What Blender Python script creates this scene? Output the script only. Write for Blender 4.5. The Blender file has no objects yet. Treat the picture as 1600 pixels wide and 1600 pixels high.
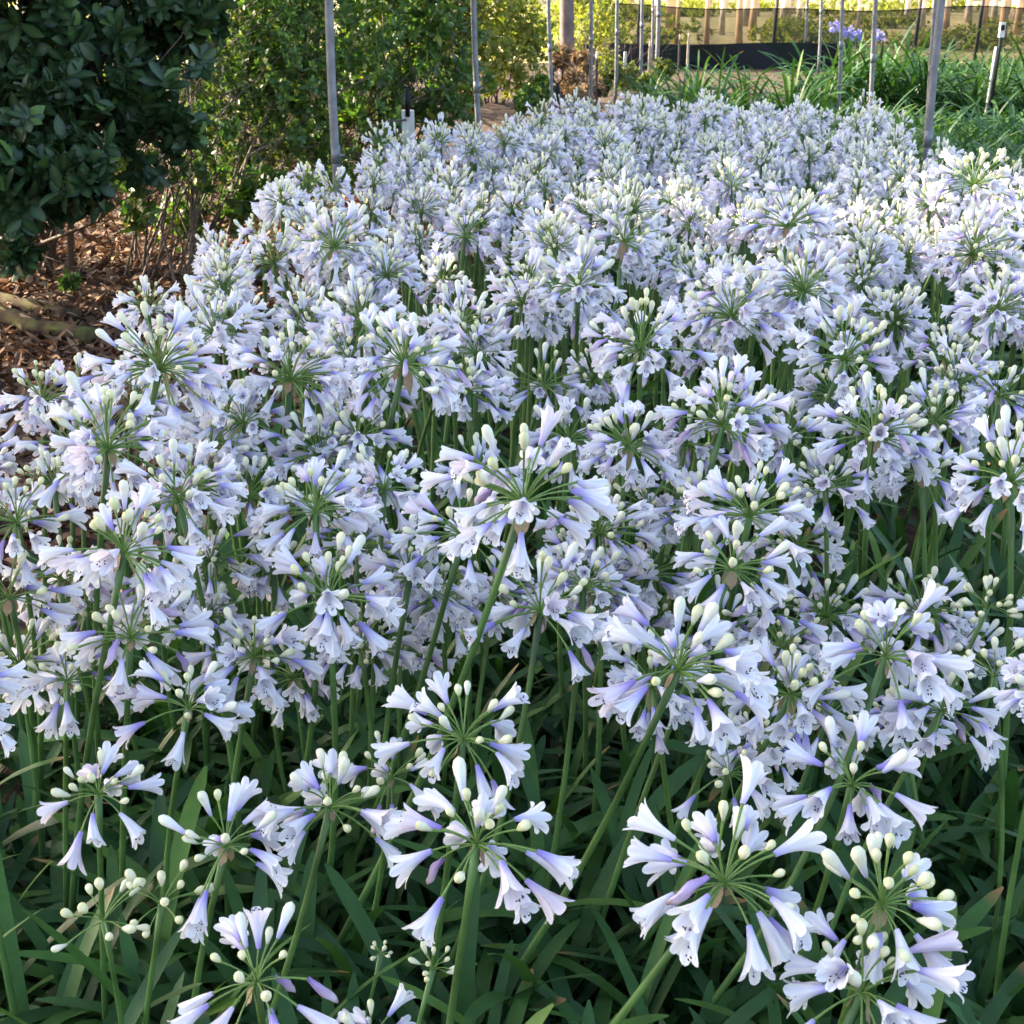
import bpy, math, random
import numpy as np
from mathutils import Vector, Matrix

RD = math.radians
rng = random.Random(11)
nrng = np.random.default_rng(11)
sc = bpy.context.scene
COL = sc.collection

# ------------------------------------------------------------------ camera model
FPX, PITCH, EYE = 2200.0, RD(21.5), 1.55          # focal length in photo pixels (1600 wide)
FWD = Vector((0, math.cos(PITCH), -math.sin(PITCH)))
UPV = Vector((0, math.sin(PITCH), math.cos(PITCH)))
CAMP = Vector((0, 0, EYE))

def at(px, py, d):
    return CAMP + (FWD + Vector((1, 0, 0)) * ((px - 800) / FPX) + UPV * ((800 - py) / FPX)) * d

def ground_at(px, py, z=0.0):
    r = FWD + Vector((1, 0, 0)) * ((px - 800) / FPX) + UPV * ((800 - py) / FPX)
    return CAMP + r * ((z - EYE) / r.z)

def proj(P):
    v = Vector(P) - CAMP
    d = v.dot(FWD)
    return 800 + FPX * v.x / d, 800 - FPX * v.dot(UPV) / d, d

cam_d = bpy.data.cameras.new("camera")
cam = bpy.data.objects.new("camera", cam_d)
COL.objects.link(cam)
cam.location = CAMP
cam.rotation_euler = (math.pi / 2 - PITCH, 0, 0)
cam_d.sensor_width = 36
cam_d.lens = 36 * FPX / 1600
cam_d.clip_start, cam_d.clip_end = 0.05, 600
cam_d.dof.use_dof = True
cam_d.dof.focus_distance = 2.2
cam_d.dof.aperture_fstop = 24
sc.camera = cam

# ------------------------------------------------------------------ materials
def new_mat(name):
    m = bpy.data.materials.new(name)
    m.use_nodes = True
    nt = m.node_tree
    nt.nodes.clear()
    return m, nt, nt.nodes, nt.links

def ramp(nodes, stops):
    r = nodes.new("ShaderNodeValToRGB")
    e = r.color_ramp.elements
    while len(e) < len(stops):
        e.new(0.5)
    for i, (p, c) in enumerate(stops):
        e[i].position = p
        e[i].color = (*c, 1)
    return r

def finish(nt, color_out, rough, transl, spec=0.5, tint=None, bump=None, coat=0.0):
    n, l = nt.nodes, nt.links
    out = n.new("ShaderNodeOutputMaterial")
    b = n.new("ShaderNodeBsdfPrincipled")
    if isinstance(rough, float):
        b.inputs["Roughness"].default_value = rough
    else:
        l.new(rough, b.inputs["Roughness"])
    b.inputs["Specular IOR Level"].default_value = spec
    b.inputs["Coat Weight"].default_value = coat
    l.new(color_out, b.inputs["Base Color"])
    if bump is not None:
        l.new(bump, b.inputs["Normal"])
    if transl > 0:
        t = n.new("ShaderNodeBsdfTranslucent")
        if tint is not None:
            mx = n.new("ShaderNodeMix"); mx.data_type = 'RGBA'; mx.blend_type = 'MULTIPLY'
            mx.inputs[0].default_value = 1
            l.new(color_out, mx.inputs[6]); mx.inputs[7].default_value = (*tint, 1)
            l.new(mx.outputs[2], t.inputs["Color"])
        else:
            l.new(color_out, t.inputs["Color"])
        ms = n.new("ShaderNodeMixShader")
        ms.inputs[0].default_value = transl
        l.new(b.outputs[0], ms.inputs[1]); l.new(t.outputs[0], ms.inputs[2])
        l.new(ms.outputs[0], out.inputs[0])
    else:
        l.new(b.outputs[0], out.inputs[0])

def attr_sep(n, l):
    a = n.new("ShaderNodeAttribute"); a.attribute_name = "Col"
    s = n.new("ShaderNodeSeparateColor")
    l.new(a.outputs["Color"], s.inputs[0])
    return s

def math_node(n, l, op, a, b):
    m = n.new("ShaderNodeMath"); m.operation = op
    for i, v in enumerate((a, b)):
        if isinstance(v, (int, float)):
            m.inputs[i].default_value = v
        else:
            l.new(v, m.inputs[i])
    return m.outputs[0]

def mix_col(n, l, f, a, b, mode='MIX'):
    m = n.new("ShaderNodeMix"); m.data_type = 'RGBA'; m.blend_type = mode
    for i, v in ((0, f), (6, a), (7, b)):
        if isinstance(v, (int, float)):
            m.inputs[i].default_value = v
        elif isinstance(v, tuple):
            m.inputs[i].default_value = (*v, 1)
        else:
            l.new(v, m.inputs[i])
    return m.outputs[2]

def noise(n, l, scale, detail=4, coord="Object", rough=0.55):
    tc = n.new("ShaderNodeTexCoord")
    t = n.new("ShaderNodeTexNoise")
    t.inputs["Scale"].default_value = scale
    t.inputs["Detail"].default_value = detail
    t.inputs["Roughness"].default_value = rough
    l.new(tc.outputs[coord], t.inputs["Vector"])
    return t

def rand_out(n, l, sep):
    oi = n.new("ShaderNodeObjectInfo")
    s = math_node(n, l, 'ADD', sep.outputs[2], oi.outputs["Random"])
    return math_node(n, l, 'FRACT', s, 0.0)

# petals: violet tube fading to white lobes, faint violet midribs, some blossoms rosier
def petal_material():
    m, nt, n, l = new_mat("agapanthus_petal")
    s = attr_sep(n, l)
    rnd = rand_out(n, l, s)
    shift = math_node(n, l, 'MULTIPLY_ADD', rnd, 0.34)
    sh = n.new("ShaderNodeMath"); sh.operation = 'MULTIPLY_ADD'
    l.new(rnd, sh.inputs[0]); sh.inputs[1].default_value = 0.40; sh.inputs[2].default_value = -0.10
    t = math_node(n, l, 'ADD', s.outputs[0], sh.outputs[0])
    cr = ramp(n, [(0.0, (0.34, 0.28, 0.65)), (0.18, (0.48, 0.43, 0.77)), (0.34, (0.70, 0.67, 0.85)),
                  (0.50, (0.86, 0.84, 0.86)), (1.0, (0.92, 0.90, 0.87))])
    l.new(t, cr.inputs[0])
    rib = math_node(n, l, 'MULTIPLY', s.outputs[1], 0.38)
    c = mix_col(n, l, rib, cr.outputs[0], (0.46, 0.40, 0.80))
    rose = n.new("ShaderNodeMapRange")
    r2 = math_node(n, l, 'FRACT', math_node(n, l, 'MULTIPLY', rnd, 7.31), 0.0)
    l.new(r2, rose.inputs[0]); rose.inputs[1].default_value = 0.72; rose.inputs[2].default_value = 1.0
    rose.inputs[3].default_value = 0.0; rose.inputs[4].default_value = 0.55
    c = mix_col(n, l, rose.outputs[0], c, (0.92, 0.76, 0.86), 'MULTIPLY')
    nz = noise(n, l, 180, 3)
    wv = ramp(n, [(0.3, (0.90, 0.90, 0.93)), (0.7, (1, 1, 1))])
    l.new(nz.outputs[0], wv.inputs[0])
    c = mix_col(n, l, 1.0, c, wv.outputs[0], 'MULTIPLY')
    finish(nt, c, 0.5, 0.38, 0.35)
    return m

def wilted_material():
    m, nt, n, l = new_mat("wilted_petal")
    s = attr_sep(n, l)
    cr = ramp(n, [(0, (0.30, 0.20, 0.50)), (0.5, (0.60, 0.46, 0.66)), (0.85, (0.68, 0.56, 0.62)), (1, (0.35, 0.22, 0.16))])
    l.new(s.outputs[0], cr.inputs[0])
    finish(nt, cr.outputs[0], 0.6, 0.3, 0.3)
    return m

def bud_material():
    m, nt, n, l = new_mat("bud_skin")
    s = attr_sep(n, l)
    rnd = rand_out(n, l, s)
    young = ramp(n, [(0, (0.40, 0.46, 0.13)), (0.20, (0.76, 0.74, 0.42)), (0.75, (0.90, 0.84, 0.60)), (1, (0.80, 0.74, 0.36))])
    old = ramp(n, [(0, (0.40, 0.36, 0.66)), (0.3, (0.72, 0.70, 0.86)), (0.6, (0.90, 0.87, 0.82)), (1, (0.88, 0.82, 0.64))])
    l.new(s.outputs[0], young.inputs[0]); l.new(s.outputs[0], old.inputs[0])
    c = mix_col(n, l, s.outputs[1], young.outputs[0], old.outputs[0])
    v = ramp(n, [(0, (0.86, 0.90, 0.80)), (1, (1, 1, 1))])
    l.new(rnd, v.inputs[0])
    c = mix_col(n, l, 1.0, c, v.outputs[0], 'MULTIPLY')
    finish(nt, c, 0.42, 0.22, 0.4)
    return m

def plain(name, col, rough=0.5, transl=0.0, spec=0.5, var=0.25, scale=30.0, metal=0.0):
    m, nt, n, l = new_mat(name)
    nz = noise(n, l, scale, 5)
    lo = tuple(c * (1 - var) for c in col); hi = tuple(min(1, c * (1 + var)) for c in col)
    cr = ramp(n, [(0.3, lo), (0.7, hi)])
    l.new(nz.outputs[0], cr.inputs[0])
    finish(nt, cr.outputs[0], rough, transl, spec)
    if metal:
        for x in n:
            if x.type == 'BSDF_PRINCIPLED':
                x.inputs["Metallic"].default_value = metal
    return m

def leaf_material(name, stops, rough=0.4, transl=0.3, spec=0.5, tint=(1.2, 1.35, 0.5), tip=None, rib=0.0, coat=0.0):
    m, nt, n, l = new_mat(name)
    s = attr_sep(n, l)
    rnd = rand_out(n, l, s)
    cr = ramp(n, stops)
    l.new(rnd, cr.inputs[0])
    c = cr.outputs[0]
    nz = noise(n, l, 25, 4)
    v = ramp(n, [(0.3, (0.72, 0.76, 0.72)), (0.7, (1.2, 1.15, 1.1))])
    l.new(nz.outputs[0], v.inputs[0])
    c = mix_col(n, l, 1.0, c, v.outputs[0], 'MULTIPLY')
    if 'strap' in name:
        st = math_node(n, l, 'SINE', math_node(n, l, 'MULTIPLY', s.outputs[1], 34.0), 0.0)
        st = math_node(n, l, 'MULTIPLY', math_node(n, l, 'ADD', st, 1.0), 0.10)
        c = mix_col(n, l, st, c, (0.10, 0.17, 0.07))
    if rib:
        c = mix_col(n, l, math_node(n, l, 'MULTIPLY', s.outputs[1], rib), c, (0.16, 0.22, 0.07))
    if tip is not None:
        a = math_node(n, l, 'GREATER_THAN', math_node(n, l, 'FRACT', math_node(n, l, 'MULTIPLY', rnd, 5.7), 0.0), 0.86)
        tr = ramp(n, [(0.92, (0, 0, 0)), (0.99, (1, 1, 1))])
        l.new(s.outputs[0], tr.inputs[0])
        c = mix_col(n, l, math_node(n, l, 'MULTIPLY', a, tr.outputs[0]), c, tip)
    finish(nt, c, rough, transl, spec, tint=tint, coat=coat)
    return m

def ground_material(name, stops, scale=9.0, bump=0.4):
    m, nt, n, l = new_mat(name)
    a = noise(n, l, scale, 10, rough=0.7)
    vor = n.new("ShaderNodeTexVoronoi"); vor.inputs["Scale"].default_value = scale * 4
    tc = n.new("ShaderNodeTexCoord"); l.new(tc.outputs["Object"], vor.inputs["Vector"])
    f = math_node(n, l, 'ADD', math_node(n, l, 'MULTIPLY', a.outputs[0], 0.7), math_node(n, l, 'MULTIPLY', vor.outputs["Distance"], 0.35))
    cr = ramp(n, stops)
    l.new(f, cr.inputs[0])
    bp = n.new("ShaderNodeBump"); bp.inputs["Strength"].default_value = bump; bp.inputs["Distance"].default_value = 0.03
    l.new(f, bp.inputs["Height"])
    finish(nt, cr.outputs[0], 0.9, 0.0, 0.2, bump=bp.outputs[0])
    return m

M = {}
M['petal'] = petal_material()
M['wilt'] = wilted_material()
M['bud'] = bud_material()
M['filament'] = plain("filament", (0.75, 0.73, 0.80), 0.5, 0.2, var=0.05)
M['anther'] = plain("anther", (0.06, 0.03, 0.06), 0.7, 0, var=0.3)
M['stem'] = plain("flower_stem_green", (0.072, 0.145, 0.034), 0.45, 0.10, var=0.5, scale=9)
M['pedicel'] = plain("pedicel_green", (0.145, 0.245, 0.050), 0.45, 0.2, var=0.25, scale=20)
M['bract'] = plain("dry_bract", (0.36, 0.25, 0.15), 0.8, 0.3, var=0.35)
M['strap'] = leaf_material("strap_leaf", [(0, (0.015, 0.052, 0.017)), (0.45, (0.027, 0.084, 0.021)), (0.85, (0.046, 0.122, 0.026)), (1, (0.090, 0.175, 0.030))],
                           rough=0.42, transl=0.22, spec=0.20, tip=(0.26, 0.14, 0.06))
M['strap_far'] = leaf_material("field_strap_leaf", [(0, (0.014, 0.048, 0.018)), (0.5, (0.024, 0.074, 0.024)), (0.9, (0.045, 0.112, 0.032)), (1, (0.15, 0.21, 0.045))],
                               rough=0.5, transl=0.25, spec=0.2)
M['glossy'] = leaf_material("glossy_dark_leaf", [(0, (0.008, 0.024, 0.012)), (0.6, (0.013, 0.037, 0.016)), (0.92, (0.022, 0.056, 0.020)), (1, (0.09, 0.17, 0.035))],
                            rough=0.34, transl=0.12, spec=0.30, rib=0.25)  # dark green leaf, darkened further to stand in for shade around the shrub
M['green'] = leaf_material("bright_shrub_leaf", [(0, (0.022, 0.062, 0.014)), (0.5, (0.038, 0.100, 0.020)), (0.85, (0.070, 0.155, 0.028)), (1, (0.30, 0.27, 0.05))],
                           rough=0.42, transl=0.42, spec=0.4, rib=0.4)
M['olive'] = leaf_material("olive_shrub_leaf", [(0, (0.070, 0.095, 0.030)), (0.5, (0.115, 0.145, 0.042)), (0.85, (0.17, 0.18, 0.055)), (1, (0.30, 0.20, 0.10))],
                           rough=0.5, transl=0.42, spec=0.35)
M['yellow'] = leaf_material("sunlit_shrub_leaf", [(0, (0.13, 0.17, 0.035)), (0.6, (0.26, 0.28, 0.06)), (1, (0.44, 0.36, 0.12))],
                            rough=0.5, transl=0.5, spec=0.35)  # the sun's yellow brightness is partly put into this leaf colour
M['dry'] = leaf_material("dry_shrub_leaf", [(0, (0.16, 0.10, 0.06)), (0.6, (0.28, 0.19, 0.11)), (1, (0.36, 0.28, 0.15))], rough=0.7, transl=0.3, spec=0.2, tint=(1, 0.9, 0.7))
M['litter'] = leaf_material("leaf_litter", [(0, (0.045, 0.024, 0.016)), (0.45, (0.125, 0.062, 0.036)), (0.8, (0.26, 0.145, 0.085)), (1, (0.44, 0.31, 0.20))],
                            rough=0.75, transl=0.1, spec=0.25, tint=(1, 0.85, 0.6))
M['twig'] = plain("twig_bark", (0.10, 0.066, 0.045), 0.8, 0, var=0.45, scale=12)
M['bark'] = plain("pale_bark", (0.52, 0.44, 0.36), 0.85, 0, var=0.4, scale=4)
M['bark_sunlit'] = plain("sunlit_bark", (0.56, 0.36, 0.21), 0.85, 0, var=0.4, scale=4)  # warm sunlight on the pale trunks is put into this colour
M['pinkbark'] = plain("pinkish_grey_bark", (0.15, 0.105, 0.095), 0.85, 0, var=0.45, scale=5)
M['steel'] = plain("weathered_galvanised_steel", (0.17, 0.17, 0.185), 0.55, 0, var=0.3, scale=22, metal=0.35)
M['white_post'] = plain("whitewashed_timber", (0.62, 0.58, 0.52), 0.7, 0, var=0.15, scale=10)
M['wood'] = plain("weathered_stake", (0.36, 0.29, 0.22), 0.8, 0, var=0.35, scale=10)
M['darkwood'] = plain("dark_post", (0.07, 0.055, 0.05), 0.8, 0, var=0.4, scale=10)
M['black'] = plain("black_plastic", (0.010, 0.010, 0.012), 0.7, 0, spec=0.2, var=0.3)
M['bluepetal'] = plain("blue_violet_petal", (0.36, 0.33, 0.70), 0.5, 0.3, var=0.25)

def moss_material():
    m, nt, n, l = new_mat("mossy_timber")
    a = noise(n, l, 14, 8)
    cr = ramp(n, [(0.35, (0.045, 0.030, 0.020)), (0.5, (0.085, 0.058, 0.032)), (0.62, (0.10, 0.10, 0.028)), (0.8, (0.15, 0.16, 0.04))])
    l.new(a.outputs[0], cr.inputs[0])
    bp = n.new("ShaderNodeBump"); bp.inputs["Strength"].default_value = 0.6; bp.inputs["Distance"].default_value = 0.01
    l.new(a.outputs[0], bp.inputs["Height"])
    finish(nt, cr.outputs[0], 0.9, 0, 0.2, bump=bp.outputs[0])
    return m
M['moss'] = moss_material()
M['soil'] = ground_material("mulch_soil", [(0.25, (0.024, 0.016, 0.011)), (0.5, (0.062, 0.040, 0.027)), (0.75, (0.125, 0.085, 0.056))])
M['meadow'] = ground_material("dry_meadow", [(0.25, (0.22, 0.19, 0.08)), (0.5, (0.40, 0.34, 0.16)), (0.75, (0.54, 0.46, 0.27))], scale=2.2)

def net_material():
    m, nt, n, l = new_mat("shade_cloth")
    out = n.new("ShaderNodeOutputMaterial")
    d = n.new("ShaderNodeBsdfDiffuse"); d.inputs[0].default_value = (0.022, 0.030, 0.026, 1)
    t = n.new("ShaderNodeBsdfTransparent")
    nz = noise(n, l, 1.6, 3)
    mr = n.new("ShaderNodeMapRange"); l.new(nz.outputs[0], mr.inputs[0])
    mr.inputs[1].default_value = 0.3; mr.inputs[2].default_value = 0.7; mr.inputs[3].default_value = 0.72; mr.inputs[4].default_value = 0.88
    ms = n.new("ShaderNodeMixShader")
    l.new(mr.outputs[0], ms.inputs[0]); l.new(t.outputs[0], ms.inputs[1]); l.new(d.outputs[0], ms.inputs[2])
    l.new(ms.outputs[0], out.inputs[0])
    return m
M['net'] = net_material()

# ------------------------------------------------------------------ mesh templates (verts, quads, tris, attr, quad mats, tri mats)
class T:
    def __init__(s):
        s.v, s.q, s.t, s.a, s.qm, s.tm, s.n = [], [], [], [], [], [], 0
    def add(s, v, q=None, t=None, a=None, mat=0):
        v = np.asarray(v, float).reshape(-1, 3)
        k = len(v)
        s.v.append(v)
        s.a.append(np.zeros((k, 3)) if a is None else np.broadcast_to(np.asarray(a, float), (k, 3)))
        if q is not None and len(q):
            q = np.asarray(q, int); s.q.append(q + s.n); s.qm.append(np.full(len(q), mat, int) if np.isscalar(mat) else np.asarray(mat))
        if t is not None and len(t):
            t = np.asarray(t, int); s.t.append(t + s.n); s.tm.append(np.full(len(t), mat, int))
        s.n += k
        return s
    def pack(s):
        cat = lambda L, w, dt: np.concatenate(L) if L else np.zeros((0, w) if w else (0,), dt)
        s.v = [cat(s.v, 3, float)]; s.a = [cat(s.a, 3, float)]
        s.q = [cat(s.q, 4, int)]; s.t = [cat(s.t, 3, int)]
        s.qm = [cat(s.qm, 0, int)]; s.tm = [cat(s.tm, 0, int)]
        return s
    def scatter(s, tpl, mats, rnd=None, matshift=0):
        """Adds one copy of the packed template per 4x4 matrix; rnd goes to attribute channel 2."""
        tpl.pack()
        mats = np.asarray(mats, float)
        if not len(mats):
            return s
        V, A, Q, TR = tpl.v[0], tpl.a[0], tpl.q[0], tpl.t[0]
        k, m = len(V), len(mats)
        W = np.einsum('mij,kj->mki', mats[:, :3, :3], V) + mats[:, None, :3, 3]
        AA = np.repeat(A[None], m, 0).copy()
        if rnd is not None:
            AA[:, :, 2] = (AA[:, :, 2] + np.asarray(rnd)[:, None]) % 1.0
        off = (np.arange(m) * k)[:, None, None] + s.n
        s.v.append(W.reshape(-1, 3)); s.a.append(AA.reshape(-1, 3))
        if len(Q):
            s.q.append((Q[None] + off).reshape(-1, 4)); s.qm.append(np.tile(tpl.qm[0], m) + matshift)
        if len(TR):
            s.t.append((TR[None] + off).reshape(-1, 3)); s.tm.append(np.tile(tpl.tm[0], m) + matshift)
        s.n += k * m
        return s
    def mesh(s, name, mats, smooth=True):
        s.pack()
        V, Q, TR = s.v[0], s.q[0], s.t[0]
        me = bpy.data.meshes.new(name)
        me.vertices.add(len(V)); me.vertices.foreach_set("co", V.astype(np.float32).ravel())
        nl = len(Q) * 4 + len(TR) * 3
        me.loops.add(nl)
        me.loops.foreach_set("vertex_index", np.concatenate([Q.ravel(), TR.ravel()]).astype(np.int32))
        me.polygons.add(len(Q) + len(TR))
        st = np.concatenate([np.arange(len(Q)) * 4, len(Q) * 4 + np.arange(len(TR)) * 3]).astype(np.int32)
        me.polygons.foreach_set("loop_start", st)
        me.polygons.foreach_set("material_index", np.concatenate([s.qm[0], s.tm[0]]).astype(np.int32))
        me.polygons.foreach_set("use_smooth", np.full(len(Q) + len(TR), smooth, bool))
        ca = me.attributes.new("Col", 'FLOAT_COLOR', 'POINT')
        c = np.ones((len(V), 4), np.float32); c[:, :3] = s.a[0]
        ca.data.foreach_set("color", c.ravel())
        me.update(calc_edges=True)
        for m in mats:
            me.materials.append(M[m])
        return me

def grid_quads(rows, cols, wrap=False):
    q = []
    for i in range(rows - 1):
        for j in range(cols if wrap else cols - 1):
            j2 = (j + 1) % cols
            q.append((i * cols + j, i * cols + j2, (i + 1) * cols + j2, (i + 1) * cols + j))
    return q

def tube(tpl, pts, radii, sides=8, mat=0, attr=None, cap=True, squash=None):
    P = [Vector(p) for p in pts]
    n = len(P)
    V, A = [], []
    prev = None
    for i in range(n):
        d = (P[min(i + 1, n - 1)] - P[max(i - 1, 0)])
        d = d.normalized() if d.length > 1e-9 else Vector((0, 0, 1))
        if prev is None:
            x = d.orthogonal().normalized()
        else:
            x = prev - d * prev.dot(d)
            x = x.normalized() if x.length > 1e-6 else d.orthogonal().normalized()
        prev = x
        y = d.cross(x)
        r = radii[i] if hasattr(radii, '__len__') else radii
        for k in range(sides):
            a = 2 * math.pi * k / sides
            V.append(P[i] + (x * math.cos(a) + y * math.sin(a)) * r)
            A.append((i / max(1, n - 1), attr[1] if attr else 0, attr[2] if attr else 0))
    q = grid_quads(n, sides, True)
    t = []
    if cap:
        V.append(P[0]); A.append((0, 0, 0)); V.append(P[-1]); A.append((1, 0, 0))
        b = n * sides
        for k in range(sides):
            t.append((b, (k + 1) % sides, k))
            t.append((b + 1, (n - 1) * sides + k, (n - 1) * sides + (k + 1) % sides))
    tpl.add(V, q, t, A, mat)
    return tpl

def lathe(tpl, prof, sides=8, mat=0, attr_g=0.0):
    """prof: list of (r, z, t) along +Z"""
    V, A = [], []
    for r, z, t in prof:
        for k in range(sides):
            a = 2 * math.pi * k / sides
            V.append((r * math.cos(a), r * math.sin(a), z)); A.append((t, attr_g, 0))
    tpl.add(V, grid_quads(len(prof), sides, True), None, A, mat)
    return tpl

def box(tpl, lo, hi, mat=0, bev=0.0):
    x0, y0, z0 = lo; x1, y1, z1 = hi
    v = [(x0, y0, z0), (x1, y0, z0), (x1, y1, z0), (x0, y1, z0), (x0, y0, z1), (x1, y0, z1), (x1, y1, z1), (x0, y1, z1)]
    tpl.add(v, [(0, 3, 2, 1), (4, 5, 6, 7), (0, 1, 5, 4), (1, 2, 6, 5), (2, 3, 7, 6), (3, 0, 4, 7)], None, None, mat)
    return tpl

def obj(name, mesh, parent=None, loc=None, matrix=None):
    o = bpy.data.objects.new(name, mesh)
    COL.objects.link(o)
    if parent is not None:
        o.parent = parent
    if matrix is not None:
        o.matrix_local = matrix
    elif loc is not None:
        o.location = loc
    return o

def tag(o, label, cat, group=None):
    o['label'] = label; o['category'] = cat
    if group:
        o['group'] = group
    return o

def thing(name, loc, label, cat, group=None):
    return tag(obj(name, None, None, loc), label, cat, group)

def structure(o):
    o['kind'] = 'structure'; return o

def stuff(o, label, cat):
    o['kind'] = 'stuff'; return tag(o, label, cat)

def basis(z, roll=0.0):
    z = Vector(z).normalized()
    q = Vector((0, 0, 1)).rotation_difference(z)
    return q.to_matrix() @ Matrix.Rotation(roll, 3, 'Z')

def frame_down(z, jitter=0.0):
    """rotation whose Z is z and whose +X lies towards the ground"""
    z = Vector(z).normalized()
    x = Vector((0, 0, -1)) - z * (-z.z)
    if x.length < 0.15:
        return basis(z, jitter)
    x.normalize()
    y = z.cross(x)
    m = Matrix((x, y, z)).transposed()
    return m @ Matrix.Rotation(jitter, 3, 'Z')

def M4(rot, loc, s=1.0):
    m = rot.to_4x4() @ Matrix.Diagonal((s, s, s, 1) if not hasattr(s, '__len__') else (*s, 1))
    m.translation = loc
    return m

# ------------------------------------------------------------------ blossom, bud and umbel
def blossom(seed, openness=1.0, hi=True, stamens=True):
    r = random.Random(seed)
    t = T()
    rows = [0, .1, .24, .38, .5, .62, .74, .85, .94, 1.0] if hi else [0, .2, .42, .62, .82, 1.0]
    us = [-1, -.5, 0, .5, 1] if hi else [-1, 0, 1]
    bend = r.uniform(0.05, 0.22)
    side = r.uniform(-.08, .08)
    for k in range(6):
        inner = k % 2
        th = k * math.pi / 3
        op = openness * r.uniform(0.72, 1.22)
        ln = r.uniform(0.93, 1.06)
        wmax = (0.140 if inner else 0.116) * r.uniform(.9, 1.1)
        tw = r.uniform(-.16, .16)
        curl = r.uniform(0.05, 0.2)
        ph = r.uniform(0, 6.28)
        V, A = [], []
        for s in rows:
            if s < .4:
                rho = .052 + (.115 - .052) * (s / .4) ** 1.2
            else:
                f = (s - .4) / .6
                rho = .115 + op * .235 * f ** 1.25 + .02 * f
            rho += (0.006 if inner else 0.0)
            z = s * ln
            if s > .7:
                z -= op * curl * ((s - .7) / .3) ** 2
            if s < .4:
                hw = rho * math.tan(math.pi / 6) * 1.05
            else:
                f = (s - .4) / .6
                base = .115 * math.tan(math.pi / 6)
                hw = base + (wmax - base) * min(1, f / .45)
                if f > .62:
                    g = (f - .62) / .38
                    hw *= math.sqrt(max(0.0, 1 - g * g * .97))
            for u in us:
                arc = u * hw / max(rho, .12 if s > .4 else rho)
                rr = rho - abs(u) ** 2 * hw * .10 + .012 * math.sin(ph + 5 * s + 3 * u) * s * s + (.011 * math.cos(u * 6.283) * min(1, s * 2) if hi else 0)
                a = th + arc + tw * max(0, s - .4)
                V.append((rr * math.cos(a) + bend * z * z + 0, rr * math.sin(a) + side * z * z, z))
                A.append((s if hi else .12 + .88 * s, max(0, 1 - abs(u) * 1.7) * min(1, s * 1.4) * (1 - .5 * s), 0))
        t.add(V, grid_quads(len(rows), len(us)), None, A, 0)
    if stamens:
        for k in range(5):
            a = k * 1.257 + .5
            e = r.uniform(.72, .92)
            p0 = Vector((.05 * math.cos(a), .05 * math.sin(a), .3))
            p2 = Vector((.05 * math.cos(a) + bend * e * e + .13 * openness, .085 * math.sin(a) * openness, e))
            p1 = (p0 + p2) / 2 + Vector((.03, 0, 0))
            tube(t, [p0, p1, p2], [.010, .008, .006], 3, 1, cap=False)
            d = Vector((r.uniform(-1, 1), r.uniform(-1, 1), r.uniform(-.2, .6))).normalized() * .030
            tube(t, [p2 - d, p2 - d * .4, p2 + d * .5, p2 + d], [.004, .016, .016, .004], 5, 2)
    return t

def wilted(seed):
    r = random.Random(seed)
    t = T()
    n = 9
    pts = [Vector((0.10 * (i / n) ** 2 + .02 * math.sin(i * 1.3), .02 * math.cos(i), i / n)) for i in range(n + 1)]
    rad = [.05, .06, .075, .09, .10, .105, .10, .085, .06, .02]
    V, A = [], []
    for i, p in enumerate(pts):
        for k in range(9):
            a = 2 * math.pi * k / 9
            q = rad[i] * (1 + .4 * math.cos(3 * a + i * .5))
            V.append((p.x + q * math.cos(a), p.y + q * math.sin(a), p.z)); A.append((i / n, 0, 0))
    t.add(V, grid_quads(n + 1, 9, True), None, A, 0)
    return t

def bud(kind, sides=9):
    t = T()
    if kind == 'small':
        prof = [(.10, 0), (.16, .12), (.27, .35), (.33, .6), (.29, .8), (.17, .94), (.03, 1)]
    elif kind == 'mid':
        prof = [(.07, 0), (.10, .12), (.16, .35), (.225, .62), (.21, .82), (.13, .95), (.02, 1)]
    else:
        prof = [(.05, 0), (.075, .15), (.10, .38), (.15, .65), (.16, .8), (.12, .93), (.02, 1)]
    g = {'small': 0.0, 'mid': .35, 'large': 1.0}[kind]
    V, A = [], []
    for r, z in prof:
        for k in range(sides):
            a = 2 * math.pi * k / sides
            q = r * (1 + .05 * math.cos(3 * a))
            V.append((q * math.cos(a) + .05 * z * z, q * math.sin(a), z)); A.append((z, g, 0))
    t.add(V, grid_quads(len(prof), sides, True), None, A, 0)
    return t

PB_HI = [blossom(100 + i, o) for i, o in enumerate((1.0, 1.1, .9, .75, 1.2, .55, .85, .38))]
ME_BLOSSOM = [t.mesh("blossom", ['petal', 'filament', 'anther']) for t in PB_HI]
PB_LO = [blossom(200 + i, o, False, False) for i, o in enumerate((1.0, 1.15, .85, .6))]
T_WILT = wilted(5)
ME_WILT = T_WILT.mesh("wilted_blossom", ['wilt'])
T_BUDLO = {k: bud(k, 6) for k in ('small', 'mid', 'large')}
T_BUD = {k: bud(k) for k in ('small', 'mid', 'large')}
ME_BUD = {k: T_BUD[k].mesh("bud_" + k, ['bud']) for k in T_BUD}

def pedicel_tpl():
    """unit length along +Z, bowed towards -X; radius given for length 1 = 6 cm"""
    t = T()
    pts = [(-.07 * math.sin(math.pi * s) , 0, s) for s in (0, .25, .5, .75, 1)]
    tube(t, pts, [.020, .018, .018, .021, .030], 6, 0, cap=False)
    return t
T_PED = pedicel_tpl()
T_PEDLO = tube(T(), [(0, 0, 0), (-.05, 0, .5), (0, 0, 1)], [.020, .018, .028], 3, 0, cap=False)
ME_PED = T_PED.mesh("pedicel", ['pedicel'])

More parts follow.
